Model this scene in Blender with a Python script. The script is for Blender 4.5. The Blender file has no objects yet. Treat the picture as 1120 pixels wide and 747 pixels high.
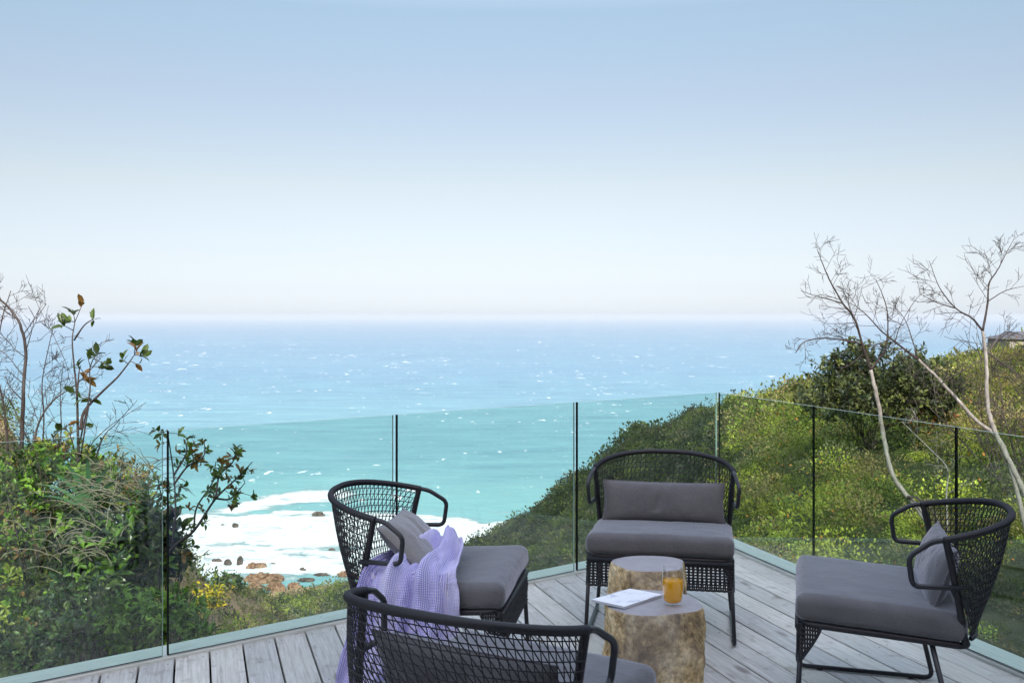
import bpy, math, random
import numpy as np
from mathutils import Vector, Matrix

random.seed(7)
rng = np.random.default_rng(11)
F = 1089.0            # focal length in photo pixels (35 mm lens)
EYE = 1.5
SEA = -110.0
R = math.radians
sc = bpy.context.scene
col = sc.collection

def at(px, py, Y):
    """point seen at photo pixel (px, py) at depth Y"""
    return Vector(((px - 560) / F * Y, Y, EYE - (py - 346) / F * Y))

def atz(px, py, z):
    """point seen at photo pixel on the horizontal plane z"""
    Y = (EYE - z) * F / (py - 346)
    return Vector(((px - 560) / F * Y, Y, z))

# ------------------------------------------------------------------ helpers
class MB:
    def __init__(s):
        s.v, s.f, s.m, s.s = [], [], [], []
    def add(s, verts, faces, mat=0, smooth=False):
        b = len(s.v)
        s.v.extend([tuple(p) for p in verts])
        for f in faces:
            s.f.append(tuple(i + b for i in f)); s.m.append(mat); s.s.append(smooth)
    def box(s, c, size, mat=0, rot=None):
        hx, hy, hz = size[0] / 2, size[1] / 2, size[2] / 2
        vs = [Vector((x, y, z)) for x in (-hx, hx) for y in (-hy, hy) for z in (-hz, hz)]
        if rot is not None: vs = [rot @ p for p in vs]
        vs = [p + Vector(c) for p in vs]
        s.add(vs, [(0, 1, 3, 2), (4, 6, 7, 5), (0, 4, 5, 1), (2, 3, 7, 6), (0, 2, 6, 4), (1, 5, 7, 3)], mat)
    def tube(s, pts, rad, sides=6, mat=0, caps=True, closed=False, smooth=True):
        pts = [Vector(p) for p in pts]
        n = len(pts)
        if n < 2: return
        rads = rad if isinstance(rad, (list, tuple, np.ndarray)) else [rad] * n
        tang = []
        for i in range(n):
            a = pts[i - 1] if (i > 0 or closed) else pts[i]
            b = pts[(i + 1) % n] if (i < n - 1 or closed) else pts[i]
            t = (b - a)
            tang.append(t.normalized() if t.length > 1e-9 else Vector((0, 0, 1)))
        up = Vector((0, 0, 1)) if abs(tang[0].z) < .9 else Vector((1, 0, 0))
        nrm = tang[0].cross(up).normalized()
        vs = []
        for i in range(n):
            t = tang[i]
            nrm = (nrm - t * nrm.dot(t))
            nrm = nrm.normalized() if nrm.length > 1e-6 else t.orthogonal().normalized()
            bn = t.cross(nrm)
            for k in range(sides):
                a = 2 * math.pi * k / sides
                vs.append(pts[i] + (nrm * math.cos(a) + bn * math.sin(a)) * rads[i])
        fs = []
        m = n if closed else n - 1
        for i in range(m):
            j = (i + 1) % n
            for k in range(sides):
                k2 = (k + 1) % sides
                fs.append((i * sides + k, i * sides + k2, j * sides + k2, j * sides + k))
        s.add(vs, fs, mat, smooth)
        if caps and not closed:
            b = len(s.v) - n * sides
            s.f.append(tuple(b + k for k in range(sides))[::-1]); s.m.append(mat); s.s.append(False)
            s.f.append(tuple(b + (n - 1) * sides + k for k in range(sides))); s.m.append(mat); s.s.append(False)
    def build(s, name, mats, parent=None):
        me = bpy.data.meshes.new(name)
        me.from_pydata(s.v, [], s.f)
        if not isinstance(mats, (list, tuple)): mats = [mats]
        for m in mats: me.materials.append(m)
        me.polygons.foreach_set('material_index', s.m)
        me.polygons.foreach_set('use_smooth', s.s)
        me.update()
        o = bpy.data.objects.new(name, me); col.objects.link(o)
        if parent: o.parent = parent
        return o

def np_mesh(name, V, Fc, mats, parent=None, colors=None, smooth=False, attrs=None):
    """V (n,3), Fc (m,k) faces all of one size; colors (n,3) -> point colour attribute 'col'"""
    me = bpy.data.meshes.new(name)
    V = np.asarray(V, dtype=np.float32); Fc = np.asarray(Fc, dtype=np.int32)
    m, k = Fc.shape
    me.vertices.add(len(V)); me.vertices.foreach_set('co', V.ravel())
    me.loops.add(m * k); me.loops.foreach_set('vertex_index', Fc.ravel())
    me.polygons.add(m)
    me.polygons.foreach_set('loop_start', np.arange(0, m * k, k, dtype=np.int32))
    me.polygons.foreach_set('use_smooth', np.full(m, smooth))
    for mm in (mats if isinstance(mats, (list, tuple)) else [mats]): me.materials.append(mm)
    me.update(calc_edges=True)
    if colors is not None:
        c = np.ones((len(V), 4), dtype=np.float32); c[:, :3] = colors
        a = me.color_attributes.new('col', 'FLOAT_COLOR', 'POINT'); a.data.foreach_set('color', c.ravel())
    for nm, arr in (attrs or {}).items():
        a = me.attributes.new(nm, 'FLOAT', 'POINT'); a.data.foreach_set('value', np.asarray(arr, dtype=np.float32))
    o = bpy.data.objects.new(name, me); col.objects.link(o)
    if parent: o.parent = parent
    return o

def tag(o, label=None, cat=None, group=None, kind=None):
    if label: o['label'] = label
    if cat: o['category'] = cat
    if group: o['group'] = group
    if kind: o['kind'] = kind
    return o

def empty(name, loc=(0, 0, 0), rz=0.0):
    o = bpy.data.objects.new(name, None); col.objects.link(o)
    o.location = loc; o.rotation_euler = (0, 0, rz); o.empty_display_size = .2
    return o

def copy_tree(o, parent=None):
    c = o.copy(); col.objects.link(c)
    if parent: c.parent = parent
    for ch in list(o.children): copy_tree(ch, c)
    return c

def fillet(pts, r, n=5):
    pts = [Vector(p) for p in pts]
    out = [pts[0]]
    for i in range(1, len(pts) - 1):
        a, b, c = pts[i - 1], pts[i], pts[i + 1]
        d1 = (a - b); d2 = (c - b)
        rr = min(r, d1.length * .45, d2.length * .45)
        p1 = b + d1.normalized() * rr; p2 = b + d2.normalized() * rr
        for k in range(n + 1):
            t = k / n
            out.append(p1 * (1 - t) ** 2 + b * 2 * t * (1 - t) + p2 * t ** 2)
    out.append(pts[-1])
    return out

def smooth_path(pts, n=6):
    """Catmull-Rom"""
    P = [Vector(p) for p in pts]
    P = [P[0] * 2 - P[1]] + P + [P[-1] * 2 - P[-2]]
    out = []
    for i in range(1, len(P) - 2):
        for k in range(n):
            t = k / n
            out.append(.5 * ((2 * P[i]) + (P[i + 1] - P[i - 1]) * t + (2 * P[i - 1] - 5 * P[i] + 4 * P[i + 1] - P[i + 2]) * t * t
                             + (3 * P[i] - P[i - 1] - 3 * P[i + 1] + P[i + 2]) * t ** 3))
    out.append(P[-2])
    return out

def resample(pts, step):
    pts = [Vector(p) for p in pts]
    L = [0]
    for a, b in zip(pts, pts[1:]): L.append(L[-1] + (b - a).length)
    n = max(2, int(L[-1] / step)); A = np.array([tuple(p) for p in pts])
    s = np.linspace(0, L[-1], n)
    return [Vector(p) for p in np.stack([np.interp(s, L, A[:, k]) for k in range(3)], 1)]

# value noise, vectorised
def _hash(ix, iy, iz, seed):
    h = (ix.astype(np.int64) * 374761393 + iy.astype(np.int64) * 668265263 + iz.astype(np.int64) * 2147483647 + seed * 974634777) & 0xffffffff
    h = ((h ^ (h >> 13)) * 1274126177) & 0xffffffff
    return ((h ^ (h >> 16)) & 0xffff) / 65535.0
def vnoise(x, y, z=None, seed=0):
    x = np.asarray(x, float); y = np.asarray(y, float)
    z = np.zeros_like(x) if z is None else np.asarray(z, float)
    ix, iy, iz = np.floor(x), np.floor(y), np.floor(z)
    fx, fy, fz = x - ix, y - iy, z - iz
    fx = fx * fx * (3 - 2 * fx); fy = fy * fy * (3 - 2 * fy); fz = fz * fz * (3 - 2 * fz)
    r = 0
    for a in (0, 1):
        for b in (0, 1):
            for c in (0, 1):
                w = (fx if a else 1 - fx) * (fy if b else 1 - fy) * (fz if c else 1 - fz)
                r = r + w * _hash(ix + a, iy + b, iz + c, seed)
    return r * 2 - 1
def fbm(x, y, z=None, oct=4, seed=0):
    r = 0; a = 1.0; t = 0
    for i in range(oct):
        k = 2.03 ** i
        r = r + a * vnoise(x * k + 17.3 * i, y * k - 9.1 * i, None if z is None else z * k, seed + i); t += a; a *= .5
    return r / t

# ------------------------------------------------------------------ materials
class NT:
    def __init__(s, name):
        s.mat = bpy.data.materials.new(name); s.mat.use_nodes = True
        s.t = s.mat.node_tree; s.t.nodes.clear()
        s.out = s.n('ShaderNodeOutputMaterial')
    def n(s, typ, **kw):
        nd = s.t.nodes.new(typ)
        for k, v in kw.items():
            if k.startswith('i_'):
                key = k[2:]
                sock = nd.inputs[int(key)] if key.isdigit() else nd.inputs[key.replace('_', ' ')]
                s.set(sock, v)
            else: setattr(nd, k, v)
        return nd
    def set(s, sock, v):
        if isinstance(v, bpy.types.NodeSocket): s.t.links.new(v, sock)
        elif isinstance(v, bpy.types.Node): s.t.links.new(v.outputs[0], sock)
        else:
            if isinstance(v, (tuple, list)) and len(v) == 3 and sock.type == 'RGBA': v = (*v, 1)
            sock.default_value = v
    def coord(s, which='Object', scale=(1, 1, 1), rot=(0, 0, 0), loc=(0, 0, 0)):
        tc = s.n('ShaderNodeTexCoord')
        mp = s.n('ShaderNodeMapping', i_0=tc.outputs[which])
        mp.inputs['Scale'].default_value = scale; mp.inputs['Rotation'].default_value = rot; mp.inputs['Location'].default_value = loc
        return mp.outputs[0]
    def noise(s, vec, scale, detail=4, rough=.55, dist=0.0):
        return s.n('ShaderNodeTexNoise', i_Vector=vec, i_Scale=scale, i_Detail=detail, i_Roughness=rough, i_Distortion=dist).outputs[0]
    def ramp(s, fac, stops, interp='LINEAR'):
        r = s.n('ShaderNodeValToRGB', i_0=fac); cr = r.color_ramp; cr.interpolation = interp
        while len(cr.elements) < len(stops): cr.elements.new(.5)
        for e, (p, c) in zip(cr.elements, stops):
            e.position = p; e.color = (*c, 1) if isinstance(c, (tuple, list)) else (c, c, c, 1)
        return r.outputs[0]
    def mix(s, a, b, fac, mode='MIX'):
        m = s.n('ShaderNodeMix', data_type='RGBA', blend_type=mode)
        s.set(m.inputs[0], fac); s.set(m.inputs[6], a); s.set(m.inputs[7], b)
        return m.outputs[2]
    def math(s, op, a, b=0.0, clamp=False):
        m = s.n('ShaderNodeMath', operation=op, use_clamp=clamp); s.set(m.inputs[0], a); s.set(m.inputs[1], b)
        return m.outputs[0]
    def bump(s, h, strength=.3, dist=.01, normal=None):
        b = s.n('ShaderNodeBump', i_Height=h, i_Strength=strength, i_Distance=dist)
        if normal is not None: s.set(b.inputs['Normal'], normal)
        return b.outputs[0]
    def attr(s, name, out='Fac'):
        return s.n('ShaderNodeAttribute', attribute_name=name).outputs[out]
    def pbr(s, base, rough=.6, normal=None, spec=.5, metal=0.0, **kw):
        p = s.n('ShaderNodeBsdfPrincipled')
        s.set(p.inputs['Base Color'], base); s.set(p.inputs['Roughness'], rough)
        p.inputs['Specular IOR Level'].default_value = spec; s.set(p.inputs['Metallic'], metal)
        if normal is not None: s.set(p.inputs['Normal'], normal)
        for k, v in kw.items(): s.set(p.inputs[k.replace('_', ' ')], v)
        s.t.links.new(p.outputs[0], s.out.inputs[0]); return p
    def surf(s, sh): s.t.links.new(sh.outputs[0] if isinstance(sh, bpy.types.Node) else sh, s.out.inputs[0]); return s.mat

def simple(name, c, rough=.6, var=.15, scale=20, bump=.2, spec=.5, metal=0.0, bd=.003):
    t = NT(name); v = t.coord()
    n = t.noise(v, scale, 5)
    base = t.ramp(n, [(.25, tuple(x * (1 - var) for x in c)), (.75, tuple(min(1, x * (1 + var)) for x in c))])
    t.pbr(base, rough, t.bump(n, bump, bd), spec, metal); return t.mat

# ---- deck wood
BOARD_A = math.atan2(-(214 - 560), F)      # angle of the boards from +Y toward -X
def mat_deck():
    t = NT('weathered_deck_wood')
    # texture space aligned with boards: x across, y along
    v = t.coord('Object', (1, 1, 1))
    isl = t.n('ShaderNodeNewGeometry').outputs['Random Per Island']
    off = t.n('ShaderNodeCombineXYZ', i_X=t.math('MULTIPLY', isl, 37.0), i_Y=t.math('MULTIPLY', isl, 91.0)).outputs[0]
    vv = t.n('ShaderNodeVectorMath', operation='ADD'); t.set(vv.inputs[0], v); t.set(vv.inputs[1], off)
    st = t.n('ShaderNodeMapping', i_0=vv.outputs[0]); st.inputs['Scale'].default_value = (26, 1.3, 1)
    grain = t.noise(st.outputs[0], 3.0, 8, .65, .6)
    st2 = t.n('ShaderNodeMapping', i_0=vv.outputs[0]); st2.inputs['Scale'].default_value = (90, 3, 1)
    fine = t.noise(st2.outputs[0], 3.0, 6, .7)
    big = t.noise(vv.outputs[0], 1.3, 4, .6)
    med = t.noise(vv.outputs[0], 9, 5, .6)
    c = t.ramp(grain, [(.28, (.34, .335, .33)), (.42, (.53, .52, .50)), (.6, (.65, .655, .645)), (.8, (.72, .725, .715))])
    c = t.mix(c, t.ramp(fine, [(.3, (.68, .68, .68)), (.6, (1, 1, 1))]), .7, 'MULTIPLY')
    c = t.mix(c, (.52, .55, .49), t.ramp(big, [(.45, 0.0), (.7, .5)]))          # faint algae tone
    c = t.mix(c, (.22, .19, .17), t.ramp(med, [(.56, 0.0), (.72, .60)]))       # dark weather stains
    # per-board tone
    c = t.mix(c, t.ramp(isl, [(0, (.80, .81, .83)), (1, (1.08, 1.06, 1.03))]), 1.0, 'MULTIPLY')
    # knots
    kv = t.n('ShaderNodeMapping', i_0=vv.outputs[0]); kv.inputs['Scale'].default_value = (6.5, 2.2, 1)
    vo = t.n('ShaderNodeTexVoronoi', i_Vector=kv.outputs[0], i_Scale=1.0); vo.feature = 'F1'
    knot = t.ramp(vo.outputs['Distance'], [(.06, 1.0), (.11, .6), (.16, 0.0)])
    c = t.mix(c, (.13, .10, .085), t.math('MULTIPLY', knot, .75))
    h = t.math('ADD', t.math('MULTIPLY', grain, .7), t.math('MULTIPLY', fine, .5))
    t.pbr(c, t.ramp(big, [(.3, .5), (.7, .72)]), t.bump(h, .55, .004), .35)
    return t.mat
def mat_kerb():
    t = NT('weathered_edge_board'); v = t.coord('Object')
    st = t.n('ShaderNodeMapping', i_0=v); st.inputs['Scale'].default_value = (1.3, 30, 1)
    g = t.noise(st.outputs[0], 3, 8, .65, .5); b = t.noise(v, 3, 5)
    c = t.ramp(g, [(.3, (.42, .45, .43)), (.5, (.54, .58, .55)), (.75, (.63, .67, .64))])
    c = t.mix(c, (.48, .56, .50), t.ramp(b, [(.4, 0.0), (.7, .6)]))
    k = t.noise(v, 14, 3); c = t.mix(c, (.12, .10, .08), t.ramp(k, [(.7, 0.0), (.74, .7)]))
    t.pbr(c, .6, t.bump(g, .5, .004), .35); return t.mat

def mat_attr_leaf(name, rough=.45, trans=.35, spec=.4):
    t = NT(name); c = t.attr('col', 'Color')
    n = t.noise(t.coord('Object'), 35, 3)
    c2 = t.mix(c, t.ramp(n, [(.3, (.72, .72, .72)), (.7, (1.25, 1.2, 1.1))]), 1.0, 'MULTIPLY')
    p = t.pbr(c2, rough, None, spec)
    tr = t.n('ShaderNodeBsdfTranslucent', i_Color=t.mix(c2, (1.3, 1.5, .5), 1.0, 'MULTIPLY'))
    mx = t.n('ShaderNodeMixShader', i_0=trans); t.t.links.new(p.outputs[0], mx.inputs[1]); t.t.links.new(tr.outputs[0], mx.inputs[2])
    return t.surf(mx)

def mat_glass_pane():
    t = NT('balustrade_glass')
    bf = t.n('ShaderNodeNewGeometry').outputs['Backfacing']
    fr = t.n('ShaderNodeFresnel', i_IOR=t.math('ADD', 1.5, t.math('MULTIPLY', bf, 1 / 1.5 - 1.5)))
    tr = t.n('ShaderNodeBsdfTransparent', i_Color=(.885, .955, .93))
    gl = t.n('ShaderNodeBsdfGlossy', i_Color=(1, 1, 1), i_Roughness=.0)
    mx = t.n('ShaderNodeMixShader', i_0=fr); t.t.links.new(tr.outputs[0], mx.inputs[1]); t.t.links.new(gl.outputs[0], mx.inputs[2])
    return t.surf(mx)
def mat_flat(name, c, rough=.5, spec=.5, **kw):
    t = NT(name); t.pbr(c, rough, None, spec, **kw); return t.mat

def mat_fabric(name, c):
    t = NT(name); v = t.coord('Object')
    a = t.n('ShaderNodeTexWave', i_Vector=v, i_Scale=110, i_Distortion=1.5, wave_type='BANDS', bands_direction='X', i_Detail=2).outputs['Fac']
    b = t.n('ShaderNodeTexWave', i_Vector=v, i_Scale=110, i_Distortion=1.5, wave_type='BANDS', bands_direction='Y', i_Detail=2).outputs['Fac']
    w = t.math('ADD', a, b)
    fn = t.noise(v, 320, 3, .7); bn = t.noise(v, 7, 4)
    base = t.ramp(fn, [(.25, tuple(x * .62 for x in c)), (.75, tuple(x * 1.38 for x in c))])
    base = t.mix(base, t.ramp(bn, [(.3, (.86, .86, .88)), (.7, (1.1, 1.1, 1.08))]), 1, 'MULTIPLY')
    nrm = t.bump(t.math('ADD', w, fn), .25, .0015, t.bump(bn, .35, .02))
    p = t.pbr(base, .9, nrm, .15); p.inputs['Sheen Weight'].default_value = .9; p.inputs['Sheen Roughness'].default_value = .35; p.inputs['Sheen Tint'].default_value = (.85, .88, 1, 1)
    return t.mat

def mat_rope():
    t = NT('black_rope'); v = t.coord('Object')
    n = t.noise(v, 260, 3, .6)
    t.pbr(t.ramp(n, [(.3, (.007, .008, .011)), (.7, (.022, .023, .030))]), .5, t.bump(n, .35, .002), .45); return t.mat
def mat_tube():
    t = NT('dark_powder_coated_metal'); n = t.noise(t.coord('Object'), 60, 3)
    t.pbr((.016, .018, .024), t.ramp(n, [(.3, .34), (.7, .46)]), None, .5); return t.mat

def mat_stump():
    t = NT('stone_stump_side'); v = t.coord('Object')
    st = t.n('ShaderNodeMapping', i_0=v); st.inputs['Scale'].default_value = (1, 1, .55)
    a = t.noise(st.outputs[0], 7, 9, .68, .8); b = t.noise(v, 45, 6, .7); d = t.noise(v, 2.4, 4)
    c = t.ramp(a, [(.37, (.12, .085, .04)), (.44, (.40, .29, .14)), (.52, (.68, .52, .28)), (.62, (.82, .70, .46))])
    c = t.mix(c, t.ramp(b, [(.38, (.45, .42, .40)), (.6, (1.15, 1.15, 1.15))]), .9, 'MULTIPLY')
    c = t.mix(c, (.30, .28, .26), t.ramp(d, [(.4, .5), (.52, 0.0)]))
    t.pbr(c, .85, t.bump(t.math('ADD', a, t.math('MULTIPLY', b, .35)), .9, .02), .2); return t.mat
def mat_stump_top():
    t = NT('stone_stump_top'); v = t.coord('Object'); a = t.noise(v, 12, 6, .6); b = t.noise(v, 120, 4)
    c = t.ramp(a, [(.3, (.25, .24, .26)), (.7, (.33, .32, .34))])
    t.pbr(c, .45, t.bump(b, .15, .002), .4); return t.mat

def mat_terrain():
    t = NT('hillside_ground'); v = t.coord('Object')
    soil = t.attr('soil'); near = t.attr('near')
    a = t.noise(v, .35, 8, .65); b = t.noise(v, 2.1, 8, .7); m = t.noise(v, .045, 5, .6)
    g = t.ramp(a, [(.3, (.018, .030, .012)), (.5, (.045, .062, .020)), (.68, (.095, .105, .035)), (.85, (.17, .15, .075))])
    g = t.mix(g, t.ramp(b, [(.3, (.45, .45, .45)), (.7, (1.35, 1.35, 1.3))]), .85, 'MULTIPLY')
    g = t.mix(g, (.040, .044, .024), t.ramp(m, [(.45, 0.0), (.65, .5)]))
    s_ = t.ramp(b, [(.3, (.24, .14, .07)), (.55, (.42, .28, .16)), (.75, (.55, .44, .32))])
    k = t.ramp(t.math('ADD', t.math('MULTIPLY', soil, .75), t.math('MULTIPLY', a, .62)), [(.60, 0.0), (.70, 1.0)])
    c = t.mix(g, s_, k)
    t.pbr(c, .9, t.bump(t.math('ADD', a, t.math('MULTIPLY', b, .4)), 1.0, .5), .1); return t.mat

def mat_rock(name, c1, c2, c3):
    t = NT(name); v = t.coord('Object'); a = t.noise(v, .6, 8, .7); b = t.noise(v, 3, 6, .7)
    c = t.ramp(a, [(.38, c1), (.5, c2), (.62, c3)])
    c = t.mix(c, t.ramp(b, [(.40, (.35, .33, .32)), (.55, (1.1, 1.1, 1.1))]), .85, 'MULTIPLY')
    t.pbr(c, .8, t.bump(t.math('ADD', a, b), 1, .6), .3); return t.mat

def mat_sea():
    t = NT('sea_water'); v = t.coord('Object')
    foam = t.attr('foam'); deep = t.attr('deep'); shoal = t.attr('shoal')
    # stretched along the wave crests (X)
    def sc_(s): 
        m = t.n('ShaderNodeMapping', i_0=v); m.inputs['Scale'].default_value = s; m.inputs['Rotation'].default_value = (0, 0, .06); return m.outputs[0]
    sw = t.noise(sc_((.010, .035, 1)), 1.0, 8, .68)       # swell patches
    ch = t.noise(sc_((.10, .22, 1)), 1.0, 9, .7)       # chop
    bigp = t.noise(sc_((.0006, .0018, 1)), 1.0, 5, .6)
    base = t.ramp(deep, [(0, (.19, .43, .44)), (.22, (.15, .37, .41)), (.5, (.12, .30, .40)), (1, (.10, .25, .36))])
    base = t.mix(base, t.ramp(sw, [(.35, (.62, .72, .80)), (.62, (1.18, 1.12, 1.08))]), .9, 'MULTIPLY')
    base = t.mix(base, t.ramp(bigp, [(.35, (.82, .9, .95)), (.65, (1.1, 1.06, 1.03))]), .8, 'MULTIPLY')
    base = t.mix(base, (.24, .52, .50), t.math('MULTIPLY', shoal, .5))
    # white caps: rare peaks of a stretched noise gated by a coarser one
    wc1 = t.noise(sc_((.11, .05, 1)), 1.0, 4, .6)
    wc2 = t.noise(sc_((.012, .012, 1)), 1.0, 2, .5)
    cap = t.ramp(t.math('ADD', t.math('MULTIPLY', wc1, .76), t.math('MULTIPLY', wc2, .34)), [(.681, 0.0), (.706, 1.0)])
    wf1 = t.noise(sc_((.035, .010, 1)), 1.0, 4, .6)
    wf2 = t.noise(sc_((.004, .003, 1)), 1.0, 2, .5)
    capf = t.math('MULTIPLY', t.ramp(t.math('ADD', t.math('MULTIPLY', wf1, .8), t.math('MULTIPLY', wf2, .3)), [(.664, 0.0), (.708, .8)]), t.ramp(deep, [(.35, 0.0), (.5, 1.0)]))
    # surf foam: painted by depth attribute, broken by noise
    fn = t.noise(sc_((.035, .075, 1)), 1.0, 12, .80, 1.2)
    fm = t.ramp(t.math('ADD', foam, t.math('MULTIPLY', t.math('SUBTRACT', fn, .5), 3.0)), [(.30, 0.0), (.72, 1.0)])
    w = t.math('MAXIMUM', t.math('MAXIMUM', cap, capf), fm)
    c = t.mix(base, (.86, .88, .88), w)
    h = t.math('ADD', t.math('MULTIPLY', ch, 1.0), t.math('MULTIPLY', sw, 2.2))
    h = t.math('ADD', h, t.math('MULTIPLY', fm, .8))
    t.pbr(c, t.mix((.34, .34, .34), (.8, .8, .8), w), t.bump(h, .75, 1.6), .5)
    return t.mat

def mat_bark(name, a, b, lich=.75):
    t = NT(name); v = t.coord('Object', (1, 1, .4)); n = t.noise(v, 45, 6, .7); m = t.noise(v, 6, 4)
    c = t.ramp(n, [(.3, a), (.7, b)]); c = t.mix(c, (.42, .40, .37), t.ramp(m, [(.52, 0.0), (.62, lich)]))
    t.pbr(c, .85, t.bump(n, .6, .006), .2); return t.mat

def mat_blanket():
    t = NT('lilac_woven_cotton'); uv = t.coord('UV', (1, 1, 1))
    # waffle weave: rows of lilac yarn over white
    a = t.n('ShaderNodeTexWave', i_Vector=uv, i_Scale=40, i_Distortion=.6, i_Detail=1, wave_type='BANDS', bands_direction='X').outputs['Fac']
    b = t.n('ShaderNodeTexWave', i_Vector=uv, i_Scale=55, i_Distortion=.6, i_Detail=1, wave_type='BANDS', bands_direction='Y').outputs['Fac']
    w = t.math('MULTIPLY', a, b)
    sep = t.n('ShaderNodeSeparateXYZ', i_0=uv)
    stripe = t.ramp(t.n('ShaderNodeTexWave', i_Vector=uv, i_Scale=.9, wave_type='BANDS', bands_direction='X').outputs['Fac'], [(.72, 0.0), (.85, .25)])
    c = t.ramp(w, [(.05, (.28, .27, .66)), (.28, (.46, .44, .80)), (.45, (.84, .83, .92))])
    c = t.mix(c, (.83, .82, .9), stripe)
    n = t.noise(uv, 9, 4)
    c = t.mix(c, t.ramp(n, [(.3, (.86, .86, .9)), (.7, (1.06, 1.06, 1.04))]), 1, 'MULTIPLY')
    p = t.pbr(c, .9, t.bump(w, .6, .004), .15); p.inputs['Sheen Weight'].default_value = .3
    return t.mat

M = dict(deck=mat_deck(), kerb=mat_kerb(), glass=mat_glass_pane(),
         edge_dark=mat_flat('glass_edge_dark', (.004, .008, .007), .6, .15),
         edge_pale=mat_flat('glass_edge_pale', (.30, .42, .38), .2),
         fabric=mat_fabric('grey_fabric', (.118, .118, .124)), pipe=mat_fabric('grey_piping', (.13, .125, .14)),
         pillow_light=mat_fabric('pale_grey_fabric', (.215, .21, .20)),
         rope=mat_rope(), tube=mat_tube(), stump=mat_stump(), stump_top=mat_stump_top(),
         terrain=mat_terrain(), sea=mat_sea(), leaf=mat_attr_leaf('leaf', .4, .3), scrub=mat_attr_leaf('scrub_leaf', .7, .25, .2),
         gleaf=mat_attr_leaf('glossy_leaf', .28, .22, .5),
         bark=mat_bark('silvery_bark', (.14, .125, .11), (.36, .34, .31)), bark_dark=mat_bark('brown_bark', (.028, .021, .02), (.085, .07, .064), .12),
         blanket=mat_blanket(),
         rock_o=mat_rock('ochre_rock', (.14, .07, .045), (.36, .20, .11), (.52, .36, .24)),
         rock_d=mat_rock('wet_dark_rock', (.05, .045, .04), (.13, .10, .085), (.24, .18, .14)))

# ------------------------------------------------------------------ terrain height
cols = {
 -700: [(2, -1.4), (10, -1.0), (40, 1), (120, 8), (250, 10), (500, -60), (700, -120)],
 0:   [(2, -1.5), (5, -1.5), (10, -1.35), (20, -1.7), (40, -2.6), (60, -15), (100, -50), (200, -108), (300, -120)],
 100: [(2, -1.5), (5, -1.6), (9, -1.7), (16, -2.2), (25, -4.5), (40, -9), (70, -24), (110, -40), (200, -95), (300, -118)],
 170: [(2, -1.5), (5, -2.0), (10, -3.2), (30, -9.5), (60, -15), (110, -23), (150, -29.5), (180, -46), (250, -90), (330, -118)],
 205: [(2, -1.5), (5, -2.2), (10, -4), (30, -10.5), (60, -18), (150, -33.5), (180, -49), (250, -90), (330, -118)],
 245: [(2, -1.5), (5, -2.4), (10, -5), (30, -13), (60, -22), (110, -34), (200, -50.5), (235, -66), (290, -96), (360, -113), (420, -118)],
 290: [(2, -1.5), (5, -2.5), (10, -5), (30, -14), (60, -24), (120, -40), (240, -65.5), (275, -82), (320, -101), (390, -109.2), (425, -111.5), (480, -118)],
 350: [(2, -1.5), (5, -2.5), (10, -5), (30, -15), (80, -38), (200, -74), (340, -97), (385, -105.5), (408, -109.6), (430, -112), (480, -118)],
 400: [(2, -1.5), (5, -2.5), (10, -5), (30, -15), (80, -36), (200, -70), (330, -91), (395, -105.5), (418, -109.6), (435, -112), (480, -118)],
 455: [(2, -1.5), (5, -2.5), (10, -5), (30, -14), (80, -33), (200, -62), (320, -84), (440, -106.5), (468, -112), (520, -118)],
 490: [(2, -1.5), (5, -2.5), (10, -5), (30, -13), (80, -31), (200, -58), (300, -76), (400, -94), (428, -101), (458, -110), (490, -118)],
 560: [(2, -1.5), (5, -2.4), (10, -4.6), (30, -12), (80, -28), (150, -42), (250, -61), (370, -74.5), (395, -87), (440, -112), (480, -120)],
 630: [(2, -1.5), (5, -2.2), (10, -4.2), (30, -11), (80, -25), (150, -35), (220, -43), (320, -47), (350, -60), (430, -112), (480, -120)],
 700: [(2, -1.4), (5, -1.9), (10, -3.4), (30, -9), (80, -19), (150, -27), (200, -28), (260, -26.8), (290, -38), (400, -112), (480, -120)],
 760: [(2, -1.3), (5, -1.5), (10, -2.1), (20, -4), (50, -9.5), (100, -16), (150, -17.5), (220, -17.8), (250, -28), (390, -112), (480, -120)],
 800: [(2, -1.2), (5, -1.2), (10, -1.15), (20, -2.2), (40, -5), (80, -9.5), (130, -12), (190, -14), (220, -24), (380, -112), (480, -120)],
 830: [(2, -1.1), (5, -1.1), (10, -1.2), (20, -1.95), (40, -3.75), (80, -7), (130, -10.5), (180, -12.2), (215, -22), (380, -112), (480, -120)],
 880: [(2, -1.0), (5, -1.0), (10, -1.05), (20, -1.4), (40, -2.75), (80, -5.6), (120, -7), (165, -9.5), (200, -18), (380, -112), (480, -120)],
 950: [(2, -1.0), (5, -0.95), (10, -0.95), (20, -1.15), (40, -2.35), (70, -4.4), (120, -6.2), (160, -10), (380, -112), (480, -120)],
 1000: [(2, -1.0), (5, -0.9), (10, -0.9), (20, -1.05), (40, -2.15), (60, -4.15), (110, -5.0), (150, -9), (380, -100), (480, -120)],
 1060: [(2, -1.0), (5, -0.9), (10, -0.85), (20, -1.05), (35, -1.95), (60, -3.55), (110, -3.6), (150, -6), (400, -90), (520, -120)],
 1120: [(2, -1.0), (5, -0.8), (10, -0.75), (20, -0.95), (35, -1.65), (60, -2.95), (110, -2.9), (150, -4), (400, -80), (560, -120)],
 1400: [(2, -1.0), (5, -.6), (10, -.2), (30, 0), (60, 0), (110, 2), (200, 4), (450, -70), (640, -120)],
 1900: [(2, -1.0), (5, -.6), (10, -.2), (30, 1), (110, 8), (300, 12), (700, -60), (900, -120)],
}
_pk = np.array(sorted(cols)); _ly = np.linspace(math.log(2), math.log(900), 260)
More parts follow.
